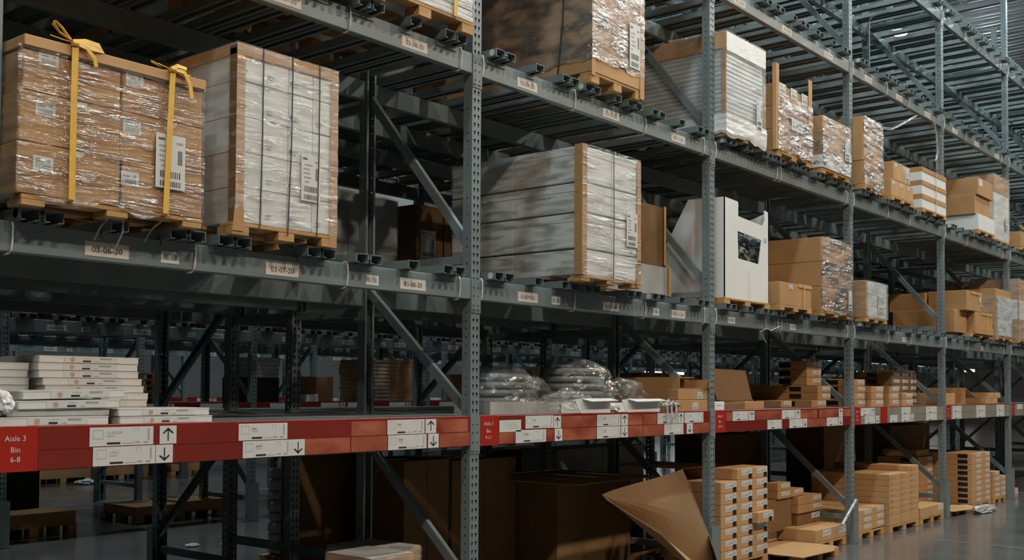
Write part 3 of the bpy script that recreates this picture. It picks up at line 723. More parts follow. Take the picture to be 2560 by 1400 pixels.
for i, (xs, ln) in enumerate(((x0 + .148, .012), (x0 + .33, .022), (x0 + .505, .01))):
    strap_v(t, xs, y0 - .002, y1, 2.345, 3.246, 'strap_black', .006, ln, e=.008)
sticker_mb(3.495, 2.535, .125, .24, y0 - .010, 'ship', 8).build('shipping_label', t)
wrap_mb(x0, x1, y0 - .002, y1, 2.40, 3.25, 'film_milky', .004, .04, False, .02, seed=8).build('stretch_film', t)

# ---- bin 9-10: big white cartons, brown board at the corner
x0, x1, y0, y1 = 5.845, 6.56, -.185, 1.0
t = load('wrapped_pallet_load', 'block of big plain white cartons with one brown corner board', x0, x1, y0, y1, z20, group='wrapped loads on the lowest grey level')
pallet_mb(x0, x1, y0, y1, z20, .045).build('pallet', t)
z = 2.362; r = random.Random(3)
for j, h in enumerate((.17, .245, .205, .25)):
    for q in range(4):
        for i in range(2):
            a = x0 + (x1 - x0) * i / 2; c = y0 + (y1 - y0) * q / 4
            mb = carton_mb(a + .001, a + (x1 - x0) / 2 - .001, c + .001, c + (y1 - y0) / 4 - .001, z + (.012 if j else 0), z + h - .001, 'white_box', False)
            if j: mb.box(a - .002 if i == 0 else a, a + (x1 - x0) / 2 - .001, c - .002, c + (y1 - y0) / 4 - .001, z + h - .055, z + h, 'white_box', .002)
            mb.build('carton', t)
    z += h
mb = MB(); mb.box(x0 - .006, x0 - .003, y0 - .006, y0 + .055, 2.36, 3.245, 'card'); mb.box(x0 - .006, x0 + .05, y0 - .009, y0 - .006, 2.36, 3.245, 'card'); mb.build('corner_board', t); mb = MB()
mb.box(x1 - .045, x1 + .006, y0 - .009, y0 - .006, 2.32, 3.23, 'card'); mb.build('corner_board', t)
strap_v(t, x0 + .36, y0 - .004, y1, 2.33, 3.235, 'strap_black', .007, 0)
sticker_mb(6.375, 2.605, .14, .24, y0 - .012, 'ship', 3).build('shipping_label', t)
wrap_mb(x0 + .002, x1, y0 - .004, y1, 2.345, 3.25, 'film', .006, .035, False, .01, seed=12).build('stretch_film', t)

# ---- bin 12 left: white display bin of bagged goods
x0, x1, y0, y1 = 8.09, 8.91, -.05, .60
t = load('display_bin', 'white cardboard display bin with cut-out window on a pallet', x0, x1, y0, y1, z20, 'display bin')
pallet_mb(x0 - .02, x1 + .01, y0 - .01, y1, z20, .055).build('pallet', t)
zb = z20 + .056; zt = 3.22
def panel_pts(pts, y, th, mb, m):
    n = len(pts); P_ = [(a, y, b) for a, b in pts] + [(a, y + th, b) for a, b in pts]
    mb.poly(P_, m, [tuple(range(n)), tuple(range(n, 2 * n))[::-1]] + [(i, i + n, (i + 1) % n + n, (i + 1) % n) for i in range(n)])
mb = MB(); th = .008
panel_pts([(x0, zb), (x0 + .245, zb), (x0 + .245, zt - .02), (x0 + .235, zt - .01), (x0, zt)], y0, th, mb, 'white_board')
panel_pts([(x0 + .245, zb), (8.80, zb), (8.80, 2.70), (8.72, 2.705), (8.335, 2.72), (x0 + .245, 2.72)], y0, th, mb, 'white_board')
panel_pts([(x0 + .245, 2.72), (8.335, 2.72), (8.325, 2.955), (x0 + .245, 2.958)], y0, th, mb, 'white_board')
panel_pts([(x0 + .245, 2.958), (8.325, 2.955), (8.775, 2.925), (8.80, 2.925), (8.80, 3.055), (x0 + .245, 3.085)], y0, th, mb, 'white_board')
panel_pts([(8.72, 2.705), (8.80, 2.70), (8.80, 2.925), (8.775, 2.925)], y0, th, mb, 'white_board')
panel_pts([(8.80, zb), (x1, zb), (x1, 3.19), (8.83, 3.20), (8.835, 3.10), (8.80, 3.055)], y0, th, mb, 'white_board')
mb.build('front_panel', t)
mb = MB(); P_ = [(x0, y0, zb), (x0, y1, zb), (x0, y1, 2.72), (x0, .30, 3.23), (x0, y0, zt)]
mb.poly(P_ + [(p[0] + th, p[1], p[2]) for p in P_], 'white_board', [(0, 1, 2, 3, 4)[::-1], (5, 6, 7, 8, 9)] + [(i, (i + 1) % 5, (i + 1) % 5 + 5, i + 5) for i in range(5)]); mb.build('side_panel', t)
mb = MB(); P_ = [(x1, y0, zb), (x1, y1, zb), (x1, y1, 3.0), (x1, y0, 3.19)]
mb.poly(P_ + [(p[0] - th, p[1], p[2]) for p in P_], 'white_board', [(0, 1, 2, 3), (7, 6, 5, 4)] + [(i, i + 4, (i + 1) % 4 + 4, (i + 1) % 4) for i in range(4)]); mb.build('side_panel', t)
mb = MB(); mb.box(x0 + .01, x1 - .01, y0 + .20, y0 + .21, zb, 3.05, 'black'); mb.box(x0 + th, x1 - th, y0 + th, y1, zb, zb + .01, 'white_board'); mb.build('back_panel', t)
mb = MB(); mb.box(8.50, 8.56, y0 - .001, y0, 2.385, 2.62, 'white_box'); mb.build('tape_strip', t)
sticker_mb(8.815, 2.905, .055, .05, y0 - .001, 'bar', 2).build('sticker', t)
def blob(name, parent, c, rx, ry, rz, m, seed, amp=.25, sub=3, flat=None, tagd=None):
    bm = bmesh.new(); bmesh.ops.create_icosphere(bm, subdivisions=sub, radius=1.0); r = random.Random(seed)
    ph = [r.uniform(0, 6) for _ in range(9)]
    for v in bm.verts:
        p = v.co; n = (math.sin(p.x * 5 + ph[0] + 2 * math.sin(p.y * 3 + ph[3])) + math.sin(p.y * 6 + ph[1] + 2 * math.sin(p.z * 4 + ph[4])) + math.sin(p.z * 7 + ph[2] + 2 * math.sin(p.x * 5))) / 3
        f = 1 + amp * n + r.uniform(-amp, amp) * .25
        q = Vector((p.x * rx * f, p.y * ry * f, p.z * rz * f))
        if flat is not None: q.z = max(q.z, -rz * flat)
        v.co = q + Vector(c)
    mb = MB(); mb.from_bm(bm, m); bm.free()
    return mb.build(name, parent)
for i, (a, c, s) in enumerate(((8.40, 2.88, .06), (8.50, 2.89, .055), (8.60, 2.90, .055), (8.42, 2.78, .06), (8.54, 2.79, .06), (8.66, 2.80, .06), (8.44, 2.68, .06), (8.57, 2.68, .06), (8.68, 2.69, .055), (8.72, 2.90, .06), (8.78, 2.80, .06), (8.80, 2.70, .06), (8.84, 2.88, .05))):
    o = blob('bagged_item', t, (a, y0 + .12 + .02 * (i % 2), c), s, .06, s * 1.15, 'foil_dark', i, .4, 3)
tag(carton_mb(8.34, 8.62, .30 - .04, .48, 2.95, 3.155, 'card_light', True).build('carton', t), None, None)
carton_mb(8.64, 8.86, .26, .48, 2.95, 3.13, 'card', True).build('carton', t)

# dark brown tall box with yellow strap and low grey tray, behind the brace left of it
t = load('strapped_box', 'dark brown tall box with an upright yellow strap over a low grey carton', 6.95, 7.9, .35, .95, z20, 'boxed load')
mb = MB(); mb.box(6.92, 7.90, .35, .95, z20 + .06, 2.62, 'grey_box', .004); mb.build('tray', t)
mb = MB(); mb.box(6.95, 7.90, .40, .93, 2.62, 3.14, 'card_shaded', .004); mb.build('box', t)
pallet_mb(6.93, 7.9, .36, .94, z20, .06).build('pallet', t)
mb = MB(); mb.ribbon([(7.84, .333, z20 + .065), (7.84, .333, 2.62), (7.85, .385, 2.65), (7.85, .385, 3.145)], .03, 'strap_yellow', side=(1, 0, 0)); mb.build('strap', t)

# ---- bin 12/13: small low carton on its own pallet, orange strap
x0, x1, y0, y1 = 8.99, 9.68, -.12, .50
t = load('carton_on_pallet', 'low brown carton with one orange strap on a small pallet', x0, x1, y0, y1, z20, 'boxed load')
pallet_mb(x0, x1, y0, y1, z20, .048).build('pallet', t)
carton_mb(x0 + .01, x1 - .005, y0 + .005, y1, z20 + .05, 2.575, 'card', False).build('carton', t)
mb = MB(); mb.box(x0 + .40, x1 - .0, y0 - .002, y0 + .004, 2.545, 2.58, 'card_light', .002); mb.build('flap', t)
sticker_mb(x0 + .19, 2.515, .09, .045, y0 + .003, 'bar', 4).build('sticker', t)
strap_v(t, x0 + .50, y0, y1, z20 + .04, 2.58, 'strap_yellow', .012, 0, e=.006)

# ---- bin 14: brown and film tall load
x0, x1, y0, y1 = 9.89, 10.64, -.12, 1.0
t = load('wrapped_pallet_load', 'tall brown carton load with crinkled clear film on its aisle face beside bin 14 post', x0, x1, y0, y1, z20, group='wrapped loads on the lowest grey level')
pallet_mb(x0, x1, y0, y1, z20, .045).build('pallet', t)
grid_cartons(t, x0, x1, y0, y1, z20 + .047, [.24, .24, .24], 3, 'card', .003, ny=2, seed=22)
wrap_mb(x0, x1, y0, y1, 2.35, 3.09, 'film_crinkle', .010, .03, False, .01, seed=22, front=True).build('stretch_film', t)
sticker_mb(10.53, 2.40, .09, .2, y0 - .016, 'ship', 6).build('shipping_label', t)

# ---- bin 15: small grey wrapped block
x0, x1, y0, y1 = 11.02, 11.64, -.12, .45
t = load('wrapped_pallet_load', 'small short grey film-wrapped load right of the bin 14 post', x0, x1, y0, y1, z20, group='wrapped loads on the lowest grey level')
pallet_mb(x0, x1, y0, y1, z20, .05).build('pallet', t)
grid_cartons(t, x0, x1, y0, y1, z20 + .052, [.12, .12, .135], 2, 'plastic_grey', .003, seed=5)
mb = MB(); mb.box(x0 - .004, x0 + .05, y0 - .006, y0 - .003, 2.37, 2.745, 'card'); mb.box(x0 - .006, x0 - .003, y0 - .006, y0 + .2, 2.37, 2.745, 'card'); mb.build('corner_board', t)
sticker_mb(11.36, 2.42, .16, .2, y0 - .006, 'ship', 7).build('shipping_label', t)
wrap_mb(x0, x1, y0 - .004, y1, 2.365, 2.75, 'film_milky', .005, .04, True, 0, seed=25).build('stretch_film', t)

# ---- bin 18: stacked brown cartons with orange strap
t = load('carton_stack', 'stepped stack of brown cartons with thin orange strap above bin 18', 14.2, 15.72, -.1, .9, z20, 'boxed load')
pallet_mb(14.75, 15.72, -.08, .9, z20, .045).build('pallet', t)
for a, b, c, d, e, f in ((14.90, 15.74, -.10, .85, 2.362, 2.46), (14.93, 15.72, -.09, .45, 2.46, 2.655), (14.93, 15.5, .47, .85, 2.46, 2.655), (14.56, 15.21, -.09, .40, 2.658, 2.915), (14.5, 15.2, .42, .9, 2.658, 2.9), (14.35, 14.86, -.0, .8, 2.362, 2.655)):
    carton_mb(a, b, c, d, e, f, 'card', True).build('carton', t)
mb = MB(); mb.box(14.75, 15.22, -.098, -.092, 2.88, 2.918, 'card_light'); mb.box(15.2, 15.68, -.098, -.092, 2.625, 2.66, 'card_light'); mb.build('flap', t)
mb = MB(); mb.ribbon([(15.0, .5, 2.93), (15.0, -.10, 2.922), (15.08, -.104, 2.80), (15.42, -.106, 2.662), (15.44, -.106, 2.36)], .014, 'strap_yellow', side=(1, 0, 0)); mb.build('strap', t)
sticker_mb(15.12, 2.66, .08, .22, -.093, 'ship', 9).build('shipping_label', t)

# wrapped load with loose film collar, and its taller neighbour
x0, x1, y0, y1 = 15.87, 16.64, -.10, .9
t = load('wrapped_pallet_load', 'brown and grey wrapped load with a slack film edge left of the last post', x0, x1, y0, y1, z20, group='wrapped loads on the lowest grey level')
pallet_mb(x0, x1, y0, y1, z20, .045).build('pallet', t)
grid_cartons(t, x0, x1, y0, y1, z20 + .047, [.34, .34], 1, 'card', .003, seed=5)
mb = MB(); mb.box(x0 + .06, x1 - .02, y0 - .006, y0, 2.38, 2.93, 'plastic_grey', .003); mb.build('poly_cover', t)
wrap_mb(x0, x1, y0 - .004, y1, 2.365, 2.95, 'film_milky', .006, .05, False, .03, seed=26).build('stretch_film', t)
x0, x1, y0, y1 = 17.0, 17.75, -.10, .9
t = load('wrapped_pallet_load', 'tall grey wrapped load at the right edge, lowest grey level', x0, x1, y0, y1, z20, group='wrapped loads on the lowest grey level')
pallet_mb(x0, x1, y0, y1, z20, .045).build('pallet', t)
grid_cartons(t, x0, x1, y0, y1, z20 + .047, [.3, .3, .3], 1, ['card', 'white_box'], .003, seed=5)
mb = MB(); mb.box(x0 - .005, x0 + .05, y0 - .007, y0 - .001, 2.38, 3.27, 'card', .002); mb.build('corner_board', t)
wrap_mb(x0, x1, y0 - .004, y1, 2.365, 3.28, 'film_milky', .006, .05, False, .02, seed=27).build('stretch_film', t)

# ---- rear half loads, lowest level (behind)
t = load('grey_carton_block', 'row of tall grey cartons deep behind bins 8 and 9 under yellow straps', 5.86, 6.69, 2.42, 3.3, z20, 'boxed load')
pallet_mb(5.82, 6.69, 2.45, 3.3, z20, .05).build('pallet', t)
for i in range(3):
    a = 5.83 + .29 * i
    mb = MB(); mb.box(a, a + .285, 2.44, 3.3, z20 + .05, 2.67, 'grey_box', .004); mb.box(a, a + .285, 2.44, 3.3, 2.674, 3.25, 'grey_box', .004); mb.build('carton', t)
mb = MB(); mb.ribbon([(5.9, 3.3, 3.26), (5.86, 2.6, 3.275), (5.9, 2.43, 3.262)], .03, 'strap_yellow', side=(1, 0, 0)); mb.build('strap', t)
wrap_mb(5.83, 6.695, 2.44, 3.3, 2.5, 3.26, 'film', .004, .06, True, 0, seed=31).build('stretch_film', t)
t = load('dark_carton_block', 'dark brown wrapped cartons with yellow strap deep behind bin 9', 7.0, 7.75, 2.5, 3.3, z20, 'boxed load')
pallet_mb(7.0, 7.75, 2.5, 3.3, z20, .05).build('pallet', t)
carton_mb(7.0, 7.35, 2.5, 3.3, z20 + .05, 3.28, 'card_shaded', False).build('carton', t)
carton_mb(7.37, 7.75, 2.5, 3.3, z20 + .05, 3.28, 'card_shaded', False).build('carton', t)
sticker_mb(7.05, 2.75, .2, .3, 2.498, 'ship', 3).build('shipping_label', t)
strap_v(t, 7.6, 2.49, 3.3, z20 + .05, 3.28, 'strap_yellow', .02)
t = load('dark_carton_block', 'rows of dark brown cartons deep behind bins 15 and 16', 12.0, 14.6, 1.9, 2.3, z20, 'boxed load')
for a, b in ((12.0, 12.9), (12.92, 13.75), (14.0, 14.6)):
    carton_mb(a, b, .95 + 1.25, 3.1, z20, 2.58, 'card_shaded', False).build('carton', t); carton_mb(a + .1, b + .1, .95 + 1.25, 3.1, 2.585, 2.95, 'card_shaded', False).build('carton', t)

# ================================================================ second grey level loads
# bin 8: flat white packs, yellow straps
x0, x1, y0, y1 = 3.98, 4.81, -.12, .95
t = load('wrapped_pallet_load', 'wrapped stack of flat white packs with yellow straps on the second level, bin 8', x0, x1, y0, y1, z30, group='wrapped loads on the second grey level')
pallet_mb(x0, x1, y0, y1, z30, .075).build('pallet', t)
for j in range(16):
    mb = MB(); mb.box(x0 + .004 * (j % 2), x1 - .003 * (j % 3), y0 + .003 * (j % 2), y1, z30 + .077 + j * .035, z30 + .077 + j * .035 + .033, 'white_box', .003); mb.build('flat_pack', t)
strap_v(t, 4.22, y0, y1, z30 + .07, z30 + .64, 'strap_yellow', .03); strap_v(t, 4.64, y0, y1, z30 + .07, z30 + .64, 'strap_yellow', .03)
wrap_mb(x0, x1, y0, y1, z30 + .08, z30 + .64, 'film', .004, .05, False, 0, seed=41).build('stretch_film', t)
# bin 10: tall brown with dark strap
x0, x1, y0, y1 = 6.045, 6.705, -.12, 1.25
t = load('wrapped_pallet_load', 'very tall brown carton in shiny crinkled film on the second level, bin 10', x0, x1, y0, y1, z30, group='wrapped loads on the second grey level')
pallet_mb(x0, x1, y0, y1, z30, .075).build('pallet', t)
carton_mb(x0, x1, y0, .35, z30 + .077, 4.85, 'card', False).build('carton', t); carton_mb(x0, x1, .352, y1, z30 + .077, 4.85, 'card', False).build('carton', t)
mb = MB(); mb.box(x0 - .006, x0 + .035, y0 - .010, y0 - .006, z30 + .05, 4.85, 'card_light'); mb.build('corner_board', t); mb = MB(); mb.box(x1 - .05, x1 + .004, y0 - .010, y0 - .006, z30 + .01, 4.85, 'card_light'); mb.build('corner_board', t)
mb = MB(); mb.box(x0, x1, y0 - .004, y0, z30 + .077, z30 + .19, 'card_light', .002); mb.build('base_board', t)
mb = MB(); mb.ribbon([(x0 - .012, .17, z30 + .05), (x0 - .012, .12, 4.2), (x0 - .012, .10, 4.86)], .012, 'strap_black', side=(0, 1, 0)); mb.build('strap', t)
sticker_mb(6.50, 3.93, .14, .33, y0 - .018, 'ship', 12).build('shipping_label', t)
wrap_mb(x0, x1, y0 - .006, y1, z30 + .17, 4.86, 'film_crinkle', .007, .035, False, .015, seed=43).build('stretch_film', t)
# bin 12: white hooded tall load
x0, x1, y0, y1 = 8.02, 8.735, -.10, 1.25
t = load('wrapped_pallet_load', 'grey ribbed stack under a white film hood and skirt on the second level, bin 12', x0, x1, y0, y1, z30, group='wrapped loads on the second grey level')
pallet_mb(x0, x1, y0, y1, z30, .06).build('pallet', t)
for j in range(20):
    z = z30 + .062 + j * .0385; mb = MB(); mb.box(x0 + .012, x1 - .012, y0 + .012, y1, z, z + .033, 'plastic_grey', .008); mb.build('slab', t)
mb = MB(); mb.box(x0 + .014, x1 - .02, y0 + .016, y1 - .01, z30 + .062, z30 + .85, 'grey_box'); mb.build('core', t)
mb = MB(); mb.box(x0 - .004, x0 + .012, y0 - .002, y0 + .04, z30 + .1, 4.50, 'card', .002); mb.build('corner_board', t)
mb = MB(); mb.box(x0 - .006, x1 + .006, y0 - .006, y1, 4.46, 4.605, 'card_light', .006); mb.build('cap', t)
mb = MB(); mb.box(x0 - .002, x1 + .006, y0 - .012, y0 - .007, 4.44, 4.60, 'bag_white', .002); mb.build('film_hood', t)
o = wrap_mb(x0 - .012, x1 + .006, y0 - .010, y1, 3.735, 3.90, 'bag_white', .006, .05, False, .02, seed=44, tuck=-.008).build('skirt', t)
o = wrap_mb(x0, x1, y0 - .004, y1, 3.86, 4.615, 'film_milky', .005, .05, False, .01, seed=45).build('stretch_film', t)
sticker_mb(8.55, 3.86, .10, .26, y0 - .018, 'ship', 13).build('shipping_label', t)
# bin 13: cartons with two tall boards
x0, x1, y0, y1 = 8.98, 9.72, -.10, .85
t = load('wrapped_pallet_load', 'wrapped cartons with two upright brown boards sticking out, second level, bin 13', x0, x1, y0, y1, z30, group='wrapped loads on the second grey level')
pallet_mb(x0, x1, y0, y1, z30, .05).build('pallet', t)
grid_cartons(t, x0, x1, y0, y1, z30 + .052, [.2, .21, .21], [3, 3, 3], 'card', .004, ny=2, seed=51)
mb = MB(); mb.box(x0 - .03, x0 + .03, y0 - .012, y0 + .03, z30 + .052, 4.56, 'card_light', .003); mb.build('upright_board', t)
mb = MB(); mb.box(x1 - .075, x1 + .004, y0 - .012, y0 - .006, z30 + .052, 4.56, 'card_light', .002); mb.build('upright_board', t)
for i in range(3): sticker_mb(x0 + .05 + .24 * i, 4.30, .14, .10, y0 - .001, 'bar', i).build('sticker', t)
sticker_mb(x0 + .27, 4.0, .24, .11, y0 - .020, 'rows', 14).build('shipping_label', t)
wrap_mb(x0, x1, y0 - .008, y1, z30 + .06, 4.30, 'film_crinkle', .012, .03, False, .02, seed=46, front=True).build('stretch_film', t)
# bin 14: brown box with white skirt
x0, x1, y0, y1 = 9.97, 10.66, -.10, .75
t = load('wrapped_pallet_load', 'wrapped lidded brown box with a white skirt, second level, left of bin 15 post', x0, x1, y0, y1, z30, group='wrapped loads on the second grey level')
pallet_mb(x0, x1, y0, y1, z30, .05).build('pallet', t)
carton_mb(x0, x1, y0, y1, z30 + .052, 4.13, 'card', False).build('carton', t)
mb = MB(); mb.box(x0 - .008, x1 + .008, y0 - .010, y1, 4.12, 4.285, 'card_light', .004); mb.build('lid', t)
mb = MB(); mb.box(x0 - .010, x1 + .010, y0 - .012, y1, z30 + .054, 3.90, 'bag_white', .004); mb.build('skirt', t)
sticker_mb(10.5, 3.93, .13, .2, y0 - .020, 'ship', 15).build('shipping_label', t)
wrap_mb(x0, x1, y0 - .010, y1, 3.80, 4.28, 'film_crinkle', .009, .035, False, .015, seed=47).build('stretch_film', t)
# bin 15
x0, x1, y0, y1 = 11.02, 11.57, -.10, .75
t = load('wrapped_pallet_load', 'tall narrow heavily crinkled film-wrapped carton, second level, right of bin 15 post', x0, x1, y0, y1, z30, group='wrapped loads on the second grey level')
pallet_mb(x0, x1, y0, y1, z30, .05).build('pallet', t)
carton_mb(x0, x1, y0, y1, z30 + .052, 4.02, 'card', False).build('carton', t); carton_mb(x0, x1, y0, y1, 4.025, 4.49, 'card_light', False).build('carton', t)
wrap_mb(x0, x1, y0 - .004, y1, 3.76, 4.50, 'film_crinkle', .013, .03, False, .04, seed=48, front=True).build('stretch_film', t)
# bin 16: brown carton bricks
def pile(label_prefix, spec, m='card', stick=None, group=None, cat='carton', tape=True, name='carton'):
    for i, (x0_, x1_, y0_, y1_, z0_, z1_) in enumerate(spec):
        mb = carton_mb(x0_, x1_, y0_, y1_, z0_, z1_, m, tape)
        o = mb.build(name, None, origin=((x0_ + x1_) / 2, (y0_ + y1_) / 2, z0_))
        lb = label_prefix if isinstance(label_prefix, str) else label_prefix[i]
        tag(o, lb, cat, group)
        if stick: stick(o, i, x0_, x1_, y0_, z0_, z1_)
rows = ['bottom', 'middle', 'top']
def floor_pallet(x0, x1, y0, y1, z, label, h=.10, group=None):
    o = pallet_mb(x0, x1, y0, y1, z, h).build('pallet', None, origin=((x0 + x1) / 2, (y0 + y1) / 2, z)); tag(o, label, 'pallet', group); return o
floor_pallet(11.84, 12.57, -.10, .5, z30, 'small pallet under the plain brown cartons of bin 16, second level', .05, 'shelf pallets')
w = .236
for i in range(3):
    pile([f'plain brown carton of bin 16, lower row, {("left","middle","right")[i]}'], [(11.845 + w * i, 11.845 + w * (i + 1) - .002, -.10, .45, z30 + .051, 3.955)], 'card_light', lambda o, q, a, b, c, d, e: sticker_mb(a + .03, e - .055, .1, .04, c - .001, 'rows', 3).build('sticker', o), 'plain brown cartons of bin 16')
for i in range(2):
    pile([f'plain brown carton of bin 16, upper row, {("left","right")[i]}'], [(11.92 + .262 * i, 11.92 + .262 * (i + 1) - .002, -.10, .45, 3.957, 4.165)], 'card_light', lambda o, q, a, b, c, d, e: sticker_mb(a + .03, e - .08, .09, .06, c - .001, 'bar', 3).build('sticker', o), 'plain brown cartons of bin 16')
o = sticker_mb(12.30, 3.97, .12, .18, -.1015, 'ship', 16).build('shipping_label'); lab_ = [q for q in bpy.data.objects if q.get('label') == 'plain brown carton of bin 16, upper row, right'][0]; o.parent = lab_; o.location = -lab_.location
# bin 17: white boxes with brown lids and a strap
x0, x1, y0, y1 = 12.87, 13.75, -.10, .45
t = load('strapped_boxes', 'three layers of white boxes with brown lids held by an orange strap', x0, x1, y0, y1, z30, 'boxed load')
pallet_mb(x0, x1, y0, y1, z30, .05).build('pallet', t)
z = z30 + .052
for j in range(3):
    for i in range(2):
        a = x0 + .44 * i + (.0 if j else 0)
        carton_mb(a + .002, a + .436, y0 + .005, y1, z, z + .115, 'white_board', False).build('box', t)
        mb = MB(); mb.box(a, a + .438, y0 - .001, y1 + .002, z + .105, z + .163, 'card', .003); mb.build('lid', t)
    z += .163
strap_v(t, x0 + .46, y0, y1, z30 + .03, z, 'strap_yellow', .014, 0, e=.008)
# bins 18-19: two brown cartons over a white box
x0, x1, y0, y1 = 15.08, 15.83, -.10, .95
t = load('boxed_pallet_load', 'two big brown cartons stacked in a white tray, second level near the last post', x0, x1, y0, y1, z30, 'boxed load')
pallet_mb(x0, x1, y0, y1, z30, .055).build('pallet', t)
mb = MB(); mb.box(x0, x1, y0, y1, z30 + .057, 3.985, 'white_board', .003); mb.build('tray', t)
carton_mb(x0 - .05, x1 - .12, y0 + .03, y1 - .05, 3.985, 4.245, 'card', False).build('carton', t)
carton_mb(x0 - .01, x1 - .06, y0 - .0, y1 - .02, 4.247, 4.48, 'card', True).build('carton', t)
mb = MB(); mb.ribbon([(x0 - .008, .85, z30 + .05), (x0 - .056, .84, 3.99), (x0 - .056, .84, 4.245), (x0 - .014, .83, 4.26), (x0 - .014, .83, 4.485)], .014, 'blue_strap', side=(0, 1, 0)); mb.build('strap', t)
sticker_mb(x0 + .02, 4.37, .17, .09, y0 - .002, 'plain', 1).build('sticker', t)
x0, x1, y0, y1 = 16.12, 16.86, -.02, .9
t = load('wrapped_pallet_load', 'tall milky film-wrapped load against the last post, second level', x0, x1, y0, y1, z30, group='wrapped loads on the second grey level')
pallet_mb(x0, x1, y0, y1, z30, .055).build('pallet', t)
carton_mb(x0, x1, y0, y1, z30 + .057, 4.45, 'white_box', False).build('carton', t); carton_mb(x0, x1, y0, y1, 4.455, 4.70, 'card', False).build('carton', t)
sticker_mb(16.6, 3.95, .12, .2, y0 - .022, 'ship', 16).build('shipping_label', t)
wrap_mb(x0, x1, y0 - .006, y1, z30 + .08, 4.71, 'film_milky', .009, .035, False, .02, seed=49).build('stretch_film', t)
t = load('boxed_pallet_load', 'low brown cartons with an orange strap at the right edge, second level', 17.2, 18.0, -.1, .8, z30, 'boxed load')
pallet_mb(17.2, 18.0, -.1, .8, z30, .05).build('pallet', t)
carton_mb(17.2, 17.62, -.1, .8, z30 + .052, z30 + .28, 'card', True).build('carton', t); carton_mb(17.63, 18.0, -.1, .8, z30 + .052, z30 + .24, 'card_light', True).build('carton', t)
mb = MB(); mb.ribbon([(17.15, -.10, z30 + .36), (17.5, -.112, z30 + .30), (17.8, -.112, z30 + .25), (18.0, -.11, z30 + .2)], .02, 'strap_yellow', side=(0, 0, 1)); mb.build('strap', t)
carton_mb(17.3, 18.4, .9, 1.0, z30 + .052, z30 + .62, 'card_shaded', False).build('back_board', t)

# ================================================================ red shelf goods
ZS = ZT - .0025
# long flat white cartons of bin 6
def flat_box(label, x0, x1, y0, y1, z0, h, rot=0.0, m='white_box', end=True, seed=1, group='flat white cartons of bin 6', bevel=.003, tilt=0.0):
    cx, cy = (x0 + x1) / 2, (y0 + y1) / 2
    mb = MB(); mb.box(x0, x1, y0, y1, z0, z0 + h - .001, m, bevel)
    mb.box(x0 - .001, x1 + .001, y0 - .0012, y0 + .0, z0 + h * .86, z0 + h - .001, m)          # lid overlap
    o = mb.build('flat_carton', None, origin=(cx, cy, z0)); tag(o, label, 'carton', group)
    o.rotation_euler = (0, tilt, rot)
    if end:
        r = random.Random(seed); lx = x0 + .14; s = MB(); y = y0 - .0016; u = h / .035
        s.box(lx - .02, lx + .25, y - .0006, y, z0 + h * .1, z0 + h * .84, 'paper')
        s.cyl((lx + .02, y - .0014, z0 + h * .5), h * .32, .0006, 'ink_brown', 12, 'y')
        s.box(lx + .07, lx + .11, y - .0012, y - .0004, z0 + h * .2, z0 + h * .42, 'ink')
        s.box(lx + .155, lx + .215, y - .0012, y - .0004, z0 + h * .55, z0 + h * .78, 'ink_grey')
        s.box(lx + .13, lx + .15, y - .0012, y - .0004, z0 + h * .22, z0 + h * .32, 'ink_grey')
        s.box(lx + .075, lx + .115, y - .0012, y - .0004, z0 + h * .66, z0 + h * .71, 'ink_grey')
        s.build('end_label', o)
    return o
h = .0345
for j in range(9):
    dx = (0, .0, .05, .055, .03, .02, 0, -.004, .0)[j]
    flat_box(f'flat white carton in the tall right pile of bin 6, {ORD[j]} from the bottom', 2.40 + dx, 2.90 + dx, .36, 1.02, ZS + h * j, h, seed=j)
for j in range(8):
    dx = (.02, 0, -.01, .01, 0, .0, -.01, 0)[j]
    flat_box(f'flat white carton in the pale left pile of bin 6, {ORD[j]} from the bottom', 1.92 + dx, 2.385 + dx * .5, .42, 1.04, ZS + h * j, h, end=False, seed=j)
flat_box('lowest flat white carton at the front edge of bin 6, left end by the panel', 2.06, 2.545, .012, .33, ZS, .040, seed=11)
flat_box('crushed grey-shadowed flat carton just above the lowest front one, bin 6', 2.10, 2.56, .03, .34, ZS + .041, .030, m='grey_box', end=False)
flat_box('flat white carton second from top of the front stack in bin 6', 2.145, 2.60, .02, .33, ZS + .072, .038, seed=12, tilt=-.01)
flat_box('topmost flat white carton of the front stack in bin 6, wrapped in film', 2.165, 2.63, .025, .33, ZS + .116, .038, seed=13, tilt=-.02)
flat_box('lower flat white carton of the short pair in bin 6', 2.60, 3.085, .012, .33, ZS, .034, seed=14)
flat_box('upper flat white carton of the short pair in bin 6', 2.595, 3.07, .015, .33, ZS + .035, .036, seed=15)
o = blob('crumpled_end_wrap', None, (2.08, .02, ZS + .10), .04, .035, .05, 'bag_white', 5, .3); tag(o, 'crumpled white film at the left ends of the front flat cartons, bin 6', 'plastic wrap')

